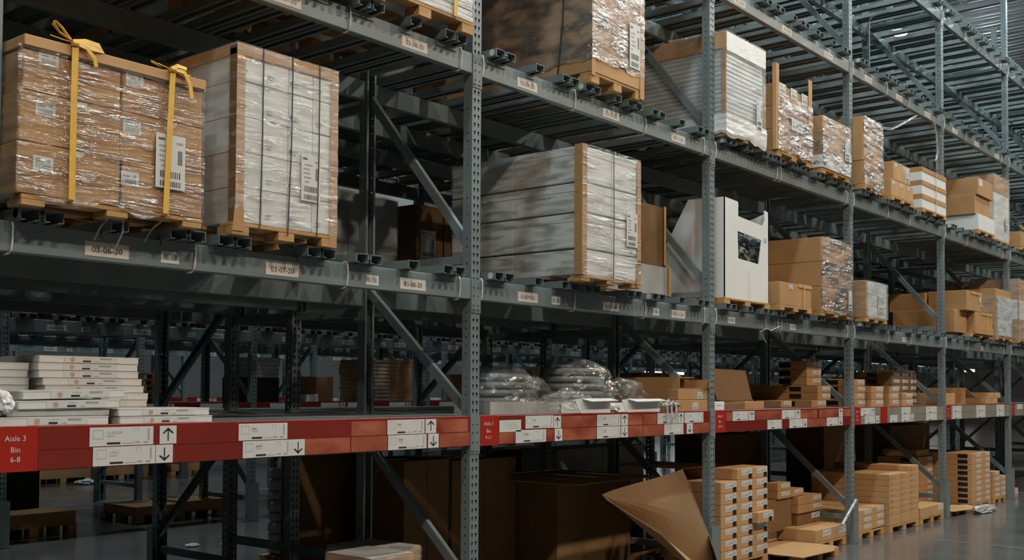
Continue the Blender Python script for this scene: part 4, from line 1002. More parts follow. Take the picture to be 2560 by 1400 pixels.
# white trays with bagged round cushions, bins 9-10
def tray(label, x0, x1, y0, y1, z0, h, m='white_box', flaps=True, name='open_tray'):
    mb = MB(); th = .005
    mb.box(x0, x1, y0, y1, z0, z0 + th, m)
    mb.box(x0, x1, y0, y0 + th, z0 + th, z0 + h, m); mb.box(x0, x1, y1 - th, y1, z0 + th, z0 + h, m)
    mb.box(x0, x0 + th, y0 + th, y1 - th, z0 + th, z0 + h, m); mb.box(x1 - th, x1, y0 + th, y1 - th, z0 + th, z0 + h, m)
    o = mb.build(name, None, origin=((x0 + x1) / 2, (y0 + y1) / 2, z0)); tag(o, label, 'tray'); return o
tray('long grey-white open tray under the bagged cushions, bins 9 and 10', 5.36, 6.40, .20, .52, ZS, .085, 'grey_box')
def cushion_stack(lab, cx, cy, z0, n, r_=.17, h=.055):
    for i in range(n):
        mb = MB(); N = 24; rings = [(.80, 0), (.97, .18), (1.0, .5), (.97, .82), (.80, 1.0)]; P_ = []
        for rr, t in rings:
            for q in range(N):
                a = 6.2832 * q / N; P_.append((cx + r_ * rr * math.cos(a), cy + r_ * rr * math.sin(a), z0 + i * h + t * (h - .002)))
        F_ = [(j * N + q, j * N + (q + 1) % N, (j + 1) * N + (q + 1) % N, (j + 1) * N + q) for j in range(4) for q in range(N)] + [tuple(range(N))[::-1], tuple(range(4 * N, 5 * N))]
        mb.poly(P_, 'cushion', F_); o = mb.build('round_cushion', None, smooth=False, origin=(cx, cy, z0 + i * h)); tag(o, f'round grey cushion in clear bag, {lab}, {ORD[i]} from the bottom', 'cushion', 'bagged round cushions')
cushion_stack('left stack', 5.80, .50, ZS + .006, 5, .20); cushion_stack('middle stack', 6.16, .62, ZS + .006, 4, .14)
cushion_stack('right big stack', 6.56, .40, ZS, 6, .23)
def bag(label, c, rx, ry, rz, seed, amp=.16, m='bag'):
    o = blob('plastic_bag', None, c, rx, ry, rz, m, seed, amp, 4, .92); tag(o, label, 'plastic bag'); return o
bag('clear plastic bag around the left stack of round cushions', (5.80, .48, ZS + .165), .27, .26, .175, 2)
bag('clear plastic bag over the middle stack of round cushions', (6.16, .55, ZS + .135), .19, .2, .145, 3)
bag('big clear plastic bag draped over the right stack of cushions', (6.56, .38, ZS + .19), .29, .28, .20, 4, .13)
bag('collapsed clear plastic bag peaked beside the cushion stacks', (7.16, .42, ZS + .125), .26, .2, .13, 6, .3)
bag('crumpled clear bag spilling over the front tray, bin 10', (6.08, .1, ZS + .085), .26, .10, .075, 9, .3)
def flap_box(label, x0, x1, y0, y1, z0, h, m='white_board'):
    t = thing('opened_white_carton', label, 'carton', ((x0 + x1) / 2, y0, z0))
    mb = MB(); th = .004
    mb.box(x0, x1, y0, y1, z0, z0 + th, m); mb.box(x0 + .02, x1, y0, y0 + th, z0 + th, z0 + h, m); mb.box(x1 - th, x1, y0 + th, y1, z0 + th, z0 + h * .9, m); mb.box(x0 + .02, x1, y1 - th, y1, z0, z0 + h * .7, m)
    mb.build('body', t)
    mb = MB(); mb.poly([(x0 + .02, y0, z0 + .002), (x0 + .02, y0, z0 + h), (x0 - .10, y0 - .03, z0 + h * .95), (x0 - .05, y0 - .03, z0 + h * .25)], m); mb.poly([(x0 + .02, y0 + .004, z0 + h), (x1, y0 + .004, z0 + h), (x1 + .03, y0 - .05, z0 + h * .85), (x0 + .08, y0 - .05, z0 + h * .8)], m)
    f = mb.build('flap', t); solidify(f, .004); return t
flap_box('opened white carton with folded side flap at the shelf edge, bin 10', 6.10, 6.48, -.0 + .01, .19, ZS, .105)
flap_box('second opened white carton with slanting front flap, right of the first', 6.68, 7.16, .01, .22, ZS, .10)
o = blob('crumpled_paper', None, (6.56, .05, ZS + .03), .07, .04, .035, 'bag_white', 12, .35); tag(o, 'crumpled white paper ball between the two opened white cartons', 'paper')
# brown opened cartons, bin 11
for lab, a, b, z, hh in (('lowest brown carton of the three-high stack left of post, bin 11', 7.40, 7.91, ZS, .088), ('middle brown carton of the three-high stack left of post, bin 11', 7.44, 7.905, ZS + .089, .09)):
    mb = carton_mb(a, b, .0 + .012, .60, z, z + hh, 'card', False); o = mb.build('carton', None, origin=((a + b) / 2, .3, z)); tag(o, lab, 'carton', 'brown cartons of bin 11')
    sticker_mb(a + .26 if z == ZS else a + .30, z + .012, .09, .055, .011, 'bar', 2).build('sticker', o)
t = thing('opened_carton', 'open-ended brown carton with raised lid on top of the stack, bin 11', 'carton', (7.7, .3, ZS + .18))
mb = MB(); a, b, z, th = 7.46, 7.925, ZS + .18, .005
mb.box(a, b, .012, .6, z, z + th, 'card'); mb.box(a, a + th, .012, .6, z + th, z + .09, 'card'); mb.box(b - th, b, .012, .6, z + th, z + .075, 'card'); mb.box(a, b, .595, .6, z, z + .09, 'card'); mb.box(a + .005, a + .22, .012, .6, z + .088, z + .093, 'card'); mb.build('body', t)
mb = MB(); mb.poly([(a + .20, .02, z + .093), (a + .20, .6, z + .093), (b + .01, .6, z + .075), (b + .01, .25, z + .075)], 'card'); mb.poly([(a + .22, .6, z + .09), (b, .6, z + .08), (b - .08, .5, z + .135), (a + .25, .5, z + .13)], 'card'); mb.poly([(b - .005, .012, z + .0), (b - .005, .012, z + .075), (b - .09, -.05, z + .06), (b - .10, -.05, z + .01)], 'card_light')
o = mb.build('lid', t); solidify(o, .004)
mb = MB()
for i in range(9):
    xx = 7.22 + .022 * i; r = random.Random(i)
    mb.ribbon([(xx, .06, ZS + .05 + r.uniform(-.02, .04)), (xx + .01, -.012, ZS + .03 + r.uniform(0, .03)), (xx + r.uniform(-.01, .02), -.022, ZS - .03), (xx + r.uniform(-.02, .03), -.02, ZS - .05 - r.uniform(0, .06))] if i % 3 == 0 else [(xx - .05, .02, ZS + .05), (xx, -.01, ZS + .085 + r.uniform(-.03, .01)), (xx + .07, .01, ZS + .04), (xx + .10, .03, ZS + .02 + r.uniform(0, .03))], .022, 'foil', side=(1, 0, .2))
tag(mb.build('strap_scraps', None, origin=(7.3, 0, ZS)), 'tangle of shiny white strapping scraps hanging over the red beam, bin 11', 'strapping scraps')

# bin 12: leaning board, small white box, dark cartons
mb = MB(); x0, x1 = 8.49, 9.22
mb.poly([(x0, .24, 1.50), (x1 - .06, .24, 1.50), (x1, .34, 1.775), (x0 + .02, .34, 1.785), (x0, .246, 1.50), (x1 - .06, .246, 1.50), (x1, .346, 1.775), (x0 + .02, .346, 1.785)], 'card_shaded', [(0, 1, 2, 3), (7, 6, 5, 4), (0, 4, 5, 1), (1, 5, 6, 2), (2, 6, 7, 3), (3, 7, 4, 0)])
mb.box(x0, x1 - .07, .22, .27, ZS, 1.502, 'card_shaded'); tag(mb.build('leaning_cardboard', None, origin=(8.85, .3, ZS)), 'upright brown cardboard sheet leaning back on the red-beam shelf, bin 12', 'cardboard')
mb = carton_mb(8.015, 8.20, .012, .20, ZS, ZS + .072, 'white_board', False); mb.box(8.06, 8.15, .0105, .012, ZS + .04, ZS + .045, 'ink_grey'); tag(mb.build('small_box', None, origin=(8.1, .1, ZS)), 'small plain white box beside the post at the start of bin 12', 'box')
tag(carton_mb(8.22, 8.60, .05, .20, ZS, ZS + .06, 'card_shaded', False).build('carton', None, origin=(8.4, .1, ZS)), 'low dark brown carton under the leaning panel', 'carton')
tag(carton_mb(8.65, 9.02, .05, .21, ZS, ZS + .07, 'card', False).build('carton', None, origin=(8.8, .1, ZS)), 'low rounded brown carton right of the dark one under the panel', 'carton')
def lab_carton(label, x0, x1, y0, y1, z0, z1, m='card', dark=True, group='labelled flat cartons', kind='rows', side_y=.18):
    mb = carton_mb(x0, x1, y0, y1, z0, z1, m, False); o = mb.build('carton', None, origin=((x0 + x1) / 2, (y0 + y1) / 2, z0)); tag(o, label, 'carton', group)
    w = min(.20, (x1 - x0) * .72); hh = (z1 - z0)
    sticker_mb(x1 - w - .015, z0 + hh * .40, w, hh * .48, y0 - .0008, kind, int(x0 * 37 + z0 * 99)).build('sticker', o)
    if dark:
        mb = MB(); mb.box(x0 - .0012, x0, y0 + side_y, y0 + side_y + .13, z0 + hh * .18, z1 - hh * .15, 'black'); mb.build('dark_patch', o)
    return o
lv3 = ['bottom', 'second', 'third', 'fourth', 'fifth', 'sixth', 'seventh', 'eighth', 'ninth', 'tenth']
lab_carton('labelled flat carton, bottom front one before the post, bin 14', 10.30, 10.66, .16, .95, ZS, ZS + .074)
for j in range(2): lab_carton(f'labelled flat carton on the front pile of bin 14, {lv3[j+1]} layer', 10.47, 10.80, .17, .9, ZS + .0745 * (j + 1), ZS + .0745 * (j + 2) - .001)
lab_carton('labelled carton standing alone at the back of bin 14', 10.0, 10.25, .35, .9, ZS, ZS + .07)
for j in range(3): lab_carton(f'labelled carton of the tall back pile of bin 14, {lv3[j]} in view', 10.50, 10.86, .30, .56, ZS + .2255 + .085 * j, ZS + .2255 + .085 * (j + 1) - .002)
cnt = [(11.30, 11.62, .12, 4), (11.64, 12.0, .06, 3), (12.18, 12.49, .06, 3), (12.60, 12.95, .06, 2)]
nm = ['leftmost tall pile', 'second pile', 'third pile', 'fourth low pile']
for i, (a, b, y, n) in enumerate(cnt):
    for j in range(n): lab_carton(f'labelled carton on the red shelf right of third post, {nm[i]}, {lv3[j]} layer', a, b - (.012 * (j % 2)), y, .95, ZS + .075 * j, ZS + .075 * (j + 1) - .001, 'card_light' if (i + j) % 2 else 'card')
for i in range(3):
    for j in range(5): lab_carton(f'dark labelled carton of the shadowed block, red shelf, {("left","middle","right")[i]} column, {lv3[j]} layer', 13.05 + .30 * i, 13.34 + .30 * i, .35, .97, ZS + .082 * j, ZS + .082 * (j + 1) - .001, 'card_shaded')
# bin 18 opened cartons
for i, (a, b, y0, y1, z0, z1, mm) in enumerate(((14.15, 14.5, .05, .5, ZS, ZS + .15, 'card_light'), (15.9, 16.45, .05, .6, ZS, ZS + .08, 'card_light'), (16.0, 16.6, .05, .6, ZS + .081, ZS + .16, 'card_light'), (14.05, 14.6, .6, .98, ZS, ZS + .45, 'card'))):
    tag(carton_mb(a, b, y0, y1, z0, z1, mm, True).build('carton', None, origin=((a + b) / 2, (y0 + y1) / 2, z0)), ['brown carton just right of the bin 17 post on the red shelf', 'lower flat carton of the right pair in bin 19', 'upper flat carton of the right pair in bin 19', 'tall brown carton at the back of bin 18'][i], 'carton')
t = thing('opened_carton', 'open brown carton standing on its side with white padding, bin 18', 'carton', (14.75, .2, ZS))
mb = MB(); a, b, z = 14.55, 14.95, ZS; mb.box(a, b, .05, .45, z, z + .006, 'card_light'); mb.box(a, a + .006, .05, .45, z, z + .22, 'card'); mb.box(b - .006, b, .05, .45, z, z + .22, 'card'); mb.box(a, b, .44, .45, z, z + .22, 'card_shaded'); mb.build('body', t)
mb = MB(); mb.poly([(b, .05, z + .22), (b, .45, z + .22), (b + .55, .40, z + .10), (b + .55, .06, z + .08)], 'card_light'); mb.poly([(b + .1, .3, z + .01), (b + .7, .3, z + .02), (b + .75, .35, z + .20), (b + .2, .35, z + .18)], 'card_light'); solidify(mb.build('flap', t), .005)
o = blob('padding', t, (a + .2, .12, z + .06), .12, .06, .05, 'bag_white', 3, .3); o.location = -Vector((14.75, .2, ZS))

# ================================================================ floor level goods
# tall stack of labelled cartons on a pallet right of the bin 12 post
floor_pallet(8.17, 9.05, .03, 1.0, 0.0, 'wooden pallet under the tall labelled carton stack, bin 12', .115, 'floor pallets')
y0 = .03; cw = .293; chh = .0985
for c in range(3):
    for j in range(8 if c > 0 else 7):
        if c == 2 and j == 2:
            pass
        a = 8.17 + cw * c; z = .117 + chh * j
        tl = c == 2 and j == 3
        o = lab_carton(f'carton with white label and black square, {("left","middle","right")[c]} column, {lv3[j]} row of the tall stack' if not tl else 'carton with white label and black square, pulled out and tilted, tall stack right column', a + .001 - (.02 if tl else 0), a + cw - .003, y0 - (.06 if tl else 0), y0 + .6, z, z + chh - .0015, 'card_light', False, 'cartons of the tall labelled stack')
        if tl: pass
        mb = MB(); mb.box(a + cw - .085 - (.02 if tl else 0), a + cw - .02 - (.02 if tl else 0), y0 - (.06 if tl else 0) - .0014, y0 - (.06 if tl else 0), z + .004, z + .045, 'black'); mb.build('dark_square', o)
# crumpled sheet and big carton of bins 10-11
t = thing('big_carton', 'big dark brown carton block on the floor left of the tall labelled stack', 'carton', (7.3, 1.1, 0))
carton_mb(6.83, 7.88, .75, 1.64, .0, .845, 'card_shaded', False).build('body', t)
mb = MB(); mb.box(6.7, 7.90, .48, 1.65, .846, .856, 'card', .003)
tag(mb.build('cardboard_sheet', None, origin=(7.2, .8, .846)), 'flat dark cardboard sheet lying on top of the big dark carton', 'cardboard sheet')
mb = MB(); mb.box(8.0, 8.6, .30, 1.0, .915, .925, 'card', .003)
tag(mb.build('cardboard_sheet', None, origin=(8.3, .6, .915)), 'light-edged cardboard sheet on top of the tall labelled stack', 'cardboard sheet')
mb = MB(); nx_, nz_ = 14, 8; P_ = []
A0, A1 = Vector((6.80, .34, .80)), Vector((7.66, .335, .86)); B0, B1 = Vector((7.15, -.16, .42)), Vector((8.02, -.18, .02))
C0, C1 = Vector((6.80, .30, .78)), Vector((7.90, -.18, .0))
for j in range(nz_ + 1):
    v = j / nz_
    for i in range(nx_ + 1):
        u = i / nx_
        top = Vector((6.80, .30, .79)).lerp(Vector((7.86, .20, .93)), min(1, u * 1.25)) if u < .8 else Vector((7.86, .20, .93)).lerp(Vector((7.86, -.02, .42)), (u - .8) * 5)
        bot = Vector((6.80, .28, .77)).lerp(Vector((7.82, -.17, .012)), u)
        p = top.lerp(bot, v); p += Vector((0, -.10 * math.sin(math.pi * v) * math.sin(math.pi * u) + .012 * math.sin(u * 9 + v * 5), 0)); P_.append(p)
mb.poly(P_, 'card_shaded', [(j * (nx_ + 1) + i, (j + 1) * (nx_ + 1) + i, (j + 1) * (nx_ + 1) + i + 1, j * (nx_ + 1) + i + 1) for j in range(nz_) for i in range(nx_)])
mb.poly([(6.79, .29, .78), (7.82, -.17, .012), (7.60, -.24, .008), (7.0, -.10, .50), (6.74, .22, .76)], 'card')
mb.poly([(7.86, -.02, .42), (7.60, -.20, .36), (7.70, -.24, .10), (7.86, -.18, .02)], 'card_shaded')
o = mb.build('torn_carton_sheet', None, origin=(7.6, -.1, 0)); solidify(o, .006); tag(o, 'big torn and bent brown cardboard sheet leaning against the bin 11 post at floor level', 'torn cardboard')
# film-topped low cartons at the bottom centre
for i, (a, b, y0_, y1_, zt_) in enumerate(((4.20, 4.53, .08, .46, .62), (4.50, 4.86, .34, .80, .60))):
    t = thing('wrapped_cartons', ['film-wrapped brown carton stack cut by the bottom edge, nearer one', 'second film-topped brown carton stack just right of the first'][i], 'carton stack', ((a + b) / 2, y0_, 0))
    for j in range(4): carton_mb(a, b, y0_, y1_, .003 + zt_ * j / 4, .001 + zt_ * (j + 1) / 4, 'card_light', False).build('carton', t)
    wrap_mb(a, b, y0_, y1_, .3, zt_ + .003, 'film_milky', .004, .05, True, 0, seed=60 + i).build('stretch_film', t)
    mb = MB(); mb.box(a - .002, b + .002, y0_ - .002, y1_ + .002, zt_ + .0015, zt_ + .006, 'grey_box', .001); mb.build('top_sheet', t)
# dark big cartons behind bins 7-9
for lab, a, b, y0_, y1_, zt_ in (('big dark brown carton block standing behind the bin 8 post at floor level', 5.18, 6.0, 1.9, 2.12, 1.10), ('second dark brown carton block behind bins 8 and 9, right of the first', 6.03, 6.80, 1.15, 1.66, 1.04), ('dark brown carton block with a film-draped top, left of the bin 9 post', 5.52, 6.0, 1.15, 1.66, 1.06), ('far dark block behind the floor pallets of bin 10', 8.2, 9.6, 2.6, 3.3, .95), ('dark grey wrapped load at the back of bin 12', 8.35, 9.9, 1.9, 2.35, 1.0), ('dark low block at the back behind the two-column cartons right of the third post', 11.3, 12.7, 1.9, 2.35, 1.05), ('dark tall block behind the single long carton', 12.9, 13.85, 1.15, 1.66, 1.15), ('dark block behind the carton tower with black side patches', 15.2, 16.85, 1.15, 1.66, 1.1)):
    t = thing('dark_load', lab, 'carton block', ((a + b) / 2, y0_, 0)); m_ = 'card_shaded' if 'grey' not in lab else 'grey_box'
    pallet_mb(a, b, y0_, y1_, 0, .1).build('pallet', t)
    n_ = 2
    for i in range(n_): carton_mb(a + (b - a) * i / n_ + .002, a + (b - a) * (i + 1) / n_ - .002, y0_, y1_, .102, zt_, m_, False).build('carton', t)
bag('crumpled clear film on top of the dark block left of the bin 9 post', (6.2, 1.35, 1.07), .3, .2, .03, 15, .3)
for j in range(8):
    mb = MB(); z = .12 + j * .095; mb.box(6.00 + .01 * (j % 2), 6.20 - .008 * (j % 3), 3.0, 3.35, z, z + .093, 'grey_box', .02); mb.box(6.01, 6.19, 2.997, 3.0, z + .0, z + .008, 'black')
    o = mb.build('bundle', None, origin=(6.1, 3.2, z)); wrinkle(o, .004, 30, j); tag(o, f'grey paper bundle in the column behind bin 7, {lv3[j]} one', 'paper bundle', 'grey paper bundles')
floor_pallet(5.95, 6.25, 2.98, 3.38, 0, 'small pallet under the column of grey paper bundles', .118, 'floor pallets')
# pallets in the next aisle
floor_pallet(5.12, 6.07, 6.72, 7.55, 0, 'pallet at lower left in the rack across the aisle carrying a long carton', .115, 'pallets across the aisle')
tag(carton_mb(5.12, 6.06, 6.72, 7.2, .116, .25, 'card', False).build('long_carton', None, origin=(5.6, 7, .116)), 'long flat brown carton on the pallet at lower left across the aisle', 'carton')
tag(carton_mb(4.6, 5.94, 7.3, 7.9, .117, .68, 'black', False).build('black_crate', None, origin=(5.5, 7.6, .117)), 'black crate under the Aisle 3 Bin 6-8 panel, across the next aisle', 'crate')
floor_pallet(6.90, 8.10, 6.9, 7.7, 0, 'pallet in the middle distance across the aisle, under two long cartons', .10, 'pallets across the aisle')
tag(carton_mb(6.88, 7.48, 6.88, 7.6, .101, .20, 'card', False).build('long_carton', None, origin=(7.2, 7, .1)), 'left long brown carton on the middle-distance pallet', 'carton', 'long cartons on the middle-distance pallet')
tag(carton_mb(7.50, 8.12, 6.88, 7.6, .101, .22, 'card', False).build('long_carton', None, origin=(7.8, 7, .1)), 'right long brown carton on the middle-distance pallet, with white label', 'carton', 'long cartons on the middle-distance pallet')
for i, (a, b) in enumerate(((8.55, 9.52), (9.57, 10.6), (11.05, 11.8))):
    floor_pallet(a, b, 12.6, 13.4, 0, f'far pallet in the {ORD[i]} place of the farthest rack floor', .1, 'far floor pallets')
    tag(carton_mb(a, b, 12.6, 13.4, .101, .32, 'card', False).build('long_carton', None, origin=(a, 13, .1)), f'far olive-brown carton on the {ORD[i]} far pallet', 'carton', 'far floor cartons')
for i, (x_, y_, s_) in enumerate(((6.75, 6.45, .06), (6.3, 4.9, .05), (6.6, 4.75, .05), (9.2, 12.2, .12))):
    o = blob('plastic_scrap', None, (x_, y_, s_ * .3), s_ * 1.3, s_, s_ * .4, 'bag_white', 20 + i, .35, 3, .7); tag(o, f'crumpled clear plastic scrap on the floor, {("beside the middle pallet", "left of the frame strut", "under the frame strut", "far by the distant pallets")[i]}', 'plastic scrap')
# stacks seen on the far red shelves
r = random.Random(17)
def far_pile(x, y, n, w, hh, d, m, lab, z=ZS, jit=.02):
    for j in range(n):
        dx = r.uniform(-jit, jit); mb = MB(); mb.box(x + dx, x + w + dx, y, y + d, z + hh * j, z + hh * (j + 1) - .003, m, .003)
        if m != 'grey_box': mb.box(x + dx, x + dx + w * .38, y - .002, y - .0005, z + hh * j + hh * .2, z + hh * (j + 1) - hh * .25, 'paper')
        o = mb.build('flat_pack', None, origin=(x + w / 2, y, z + hh * j)); tag(o, f'{lab}, {ORD[j % 14]} pack from the bottom', 'flat pack', lab)
far_pile(10.06, 6.3, 11, .74, .052, .7, 'card_light', 'brown flat packs with white labels on the far red shelf')
tag(carton_mb(8.05, 8.5, 6.35, 6.9, ZS, 1.715, 'black', False).build('black_crate', None, origin=(8.2, 6.6, ZS)), 'black crate under the pale flat packs on the far red shelf', 'crate')
far_pile(8.04, 6.35, 5, .46, .05, .5, 'grey_box', 'pale flat packs on the black crate across the aisle', 1.717)
for j in range(5): floor_pallet(6.2 + .015 * j, 6.80 - .01 * (j % 2), 6.3, 7.1, ZS + .066 * j, f'shelf pallet across the aisle beside the white cartons, {ORD[j]} from the bottom', .065, 'shelf pallets across the aisle')
tag(carton_mb(8.86, 9.02, 6.22, 6.6, ZS, 1.51, 'white_board', False).build('box', None, origin=(8.9, 6.4, ZS)), 'small white box on the far red shelf', 'box')
tag(carton_mb(9.05, 9.34, 6.3, 6.8, ZS, 1.74, 'card', False).build('carton', None, origin=(9.2, 6.5, ZS)), 'small brown carton right of the small white box, far red shelf', 'carton')
for i, (x_, w_, h_, m_) in enumerate(((12.3, .8, .4, 'card'), (14.1, .9, .55, 'card_shaded'), (15.2, .9, .4, 'card'), (17.1, .9, .5, 'card_shaded'), (18.2, 1.0, .4, 'card'), (20.0, .9, .5, 'card_shaded'), (21.8, .9, .35, 'card'))):
    tag(carton_mb(x_, x_ + w_, 6.35, 7.05, ZS, ZS + h_, m_, True).build('carton', None, origin=(x_, 6.7, ZS)), f'brown carton on the far red shelf, {ORD[i]} along the aisle', 'carton', 'cartons on the far red shelf')
for i in range(11):
    x_ = S0 + P * (1 + i // 2) + (.12, 1.6)[i % 2]; zz = DZ[20]
    t = thing('distant_load', f'dim distant pallet load on the grey beam across the aisle, {ORD[i]} along', 'pallet load', (x_, 6.2, zz), 'distant pallet loads')
    pallet_mb(x_, x_ + .95, 6.15, 7.1, zz, .1).build('pallet', t); hh = r.uniform(.6, 1.05)
    carton_mb(x_, x_ + .95, 6.15, 7.1, zz + .102, zz + hh, ('card', 'card_shaded', 'white_box')[i % 3], True).build('carton', t)
for i in range(10):
    x_ = S0 + P * (1 + i // 2) + (.3, 1.75)[i % 2]; zz = DZ[30]
    t = thing('distant_load', f'dim distant pallet load on the second beam of the rack across the aisle, {ORD[i]} along', 'pallet load', (x_, 6.2, zz), 'distant pallet loads')
    pallet_mb(x_, x_ + .95, 6.15, 7.1, zz, .1).build('pallet', t); hh = r.uniform(.6, 1.2)
    carton_mb(x_, x_ + .95, 6.15, 7.1, zz + .102, zz + hh, ('white_box', 'card', 'card_shaded')[i % 3], True).build('carton', t)
# goods filling the back half of the near rack and the upper levels, with unseen front loads added for shade
def back_load(i, x0, x1, y0, y1, z, h, m, lab, split=1):
    t = thing('stored_load', lab, 'pallet load', ((x0 + x1) / 2, y0, z), 'loads stored at the back of the near rack')
    pallet_mb(x0, x1, y0, y1, z, .1).build('pallet', t)
    for q in range(split): carton_mb(x0 + (x1 - x0) * q / split + .001, x0 + (x1 - x0) * (q + 1) / split - .001, y0, y1, z + .102, z + h, m, False).build('carton', t)
r = random.Random(5); n_ = 0
for lv, ks, skip in ((20, range(0, 8), {(1, 0), (1, 1), (1, 2), (3, 1), (3, 2), (3, 0), (0, 2), (4, 0)}), (30, range(0, 8), {(2, 2), (3, 0)}), (40, range(0, 3), set()), (50, range(0, 2), set())):
    for k in ks:
        for q, xo in enumerate((.05, 1.0, 1.9)):
            if (k, q) in skip: continue
            hh = r.uniform(.75, 1.12)
            back_load(n_, S0 + P * k + xo, S0 + P * k + xo + .88, 2.46, 3.36, DZ[lv], hh, ('card_shaded', 'card', 'grey_box')[(k + q) % 3], f'shadowed pallet load at rack back, {LVN[lv]}, {ORD[k]} bay, {("left","middle","right")[q]}', 2); n_ += 1
for lv, k, q, hh in ((30, 0, 0, 1.1), (30, 0, 1, 1.15), (40, 0, 0, 1.1), (40, 0, 1, 1.0), (40, 0, 2, 1.1), (40, 1, 0, 1.0), (40, 1, 1, 1.1), (40, 1, 2, 1.1)):  # unseen loads added above the view to block light from the decks below
    xo = (.05, 1.0, 1.9)[q]
    back_load(n_, S0 + P * k + xo, S0 + P * k + xo + .85, -.10, .95, DZ[lv], hh, ('card_shaded', 'card', 'white_box')[(k + q) % 3], f'front pallet load added above the view for shade, {LVN[lv]}, {ORD[k]} bay, {("left","middle","right")[q]}', 2); n_ += 1
# bin 12-14 floor
floor_pallet(9.20, 10.05, -.22, .6, 0, 'low pallet with a cardboard sheet by the aisle, bin 13', .085, 'floor pallets')
mb = MB(); mb.poly([(9.15, -.26, .088), (9.75, -.30, .088), (9.98, -.22, .10), (10.06, .0, .092), (10.06, .35, .09), (9.15, .35, .09)], 'card_light'); o = mb.build('cardboard_sheet', None, origin=(9.6, 0, .09)); solidify(o, .006); tag(o, 'thin curled cardboard sheet on the low pallet of bin 13', 'cardboard sheet')
floor_pallet(10.08, 10.86, .03, .95, 0, 'pallet under the two low cartons left of the bin 14 post', .085, 'floor pallets')
lab_carton('long low brown carton on the pallet of bin 14, left one with label', 10.09, 10.47, .03, .9, .088, .215, 'card_light', False)
lab_carton('long low brown carton on the pallet of bin 14, right one by the post', 10.475, 10.85, .03, .9, .088, .215, 'card_light', False)
lab_carton('long low carton further back on the cardboard sheet of bin 13', 9.2, 10.05, .42, .95, .088, .19, 'card', False)
for j in range(2):
    lab_carton(f'dark-patched flat carton pile of bin 14, {("lower","upper")[j]} one', 10.28, 10.86, .30, 1.0, .34 + .085 * j, .34 + .085 * (j + 1) - .002, 'card', True)
lab_carton('big dark carton under the dark-patched pile of bin 14', 10.3, 10.86, .32, 1.0, .2165, .338, 'card_shaded', False)
lab_carton('small labelled carton pair of bin 13, lower left', 9.90, 10.19, .34, .8, .34 + .17, .34 + .25, 'card'); lab_carton('small labelled carton pair of bin 13, upper left', 9.90, 10.19, .34, .8, .592, .67, 'card'); lab_carton('small labelled carton of bin 13, right of the pair', 10.20, 10.50, .34, .8, .512, .59, 'card')
tag(carton_mb(9.0 + .10, 10.26, .36, 1.0, .192, .508, 'card_shaded', False).build('carton', None, origin=(9.7, .7, .192)), 'wide dark carton block carrying the small labelled cartons of bin 13', 'carton')
mb = MB()
A, B = Vector((10.90, -.055, .46)), Vector((10.62, -.02, .225)); n_ = 12
for i in range(n_):
    a = A.lerp(B, i / n_); b = A.lerp(B, (i + .92) / n_); mb.tube([a, b], .016 + .002 * (i % 2), 'foil', 8)
tag(mb.build('wrapped_pole', None, origin=(10.7, -.05, .3)), 'silver film-twisted pole leaning from the bin 14 post onto the low cartons', 'wrapped pole')
# bin 15-17 floor
floor_pallet(11.18, 11.92, .03, .8, 0, 'pallet under the two-column labelled cartons right of the bin 15 post', .08, 'floor pallets')
for c in range(2):
    for j in range(3): lab_carton(f'labelled brown carton right of the bin 15 post, {("left","right")[c]} column, {lv3[j]} row', 11.185 + .37 * c, 11.55 + .37 * c, .03, .75, .082 + .078 * j + .008 * c, .082 + .078 * (j + 1) + .008 * c - .001, 'card_light', False, 'cartons right of the bin 15 post')
floor_pallet(11.95, 12.90, -.02, 1.0, 0, 'pallet under the wide brick-like carton stack of bin 16', .08, 'floor pallets')
for c in range(3):
    for j in range(8 + (1 if c == 2 else 0)):
        z = .082 + (.0 if j == 0 else .115 + .066 * (j - 1)); hh = .114 if j == 0 else .065
        a = 11.95 + .316 * c; o = carton_mb(a, a + .314, -.02, .9, z, z + hh, 'card_light', False).build('carton', None, origin=(a + .15, .4, z)); tag(o, f'printed brown carton of the wide bin 16 stack, {("left","middle","right")[c]} column, {lv3[j]} row', 'carton', 'printed cartons of bin 16')
        if j: 
            mb = MB(); mb.box(a + .05, a + .08, -.0216, -.0203, z + .02, z + .028, 'ink'); mb.box(a + .11, a + .25, -.0216, -.0203, z + .034, z + .044, 'ink_brown'); mb.build('print', o)
floor_pallet(12.95, 13.80, -.02, .8, 0, 'pallet under the single long carton left of the bin 18 post', .08, 'floor pallets')
lab_carton('single long low brown carton with label left of the bin 18 post', 12.95, 13.80, -.02, .8, .082, .205, 'card_light', False)
mb = MB(); mb.poly([(14.1, -.05, .07), (15.0, -.12, .05), (15.1, .1, .07), (14.6, .4, .075), (14.1, .4, .075)], 'card_light'); o = mb.build('cardboard_sheet', None, origin=(14.5, 0, .07)); solidify(o, .005); tag(o, 'cardboard sheet on the floor right of the bin 18 post', 'cardboard sheet')
floor_pallet(14.1, 14.75, .0, .5, 0, 'short pallet under the cardboard sheet right of the bin 18 post', .065, 'floor pallets')
o = blob('plastic_heap', None, (15.0, -.16, .04), .38, .10, .05, 'foil', 33, .3, 3, .8); tag(o, 'shiny heap of clear plastic on the floor beside bin 18', 'plastic heap')
floor_pallet(15.22, 16.05, .05, 1.0, 0, 'pallet under the black-patched carton tower of bin 19', .06, 'floor pallets')
for c in range(2):
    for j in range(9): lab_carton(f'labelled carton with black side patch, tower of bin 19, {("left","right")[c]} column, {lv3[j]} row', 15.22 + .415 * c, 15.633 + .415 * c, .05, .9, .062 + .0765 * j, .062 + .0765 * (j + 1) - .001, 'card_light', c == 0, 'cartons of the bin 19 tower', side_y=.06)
floor_pallet(16.20, 16.84, .05, .9, 0, 'pallet under the short carton stack of bin 20', .06, 'floor pallets')
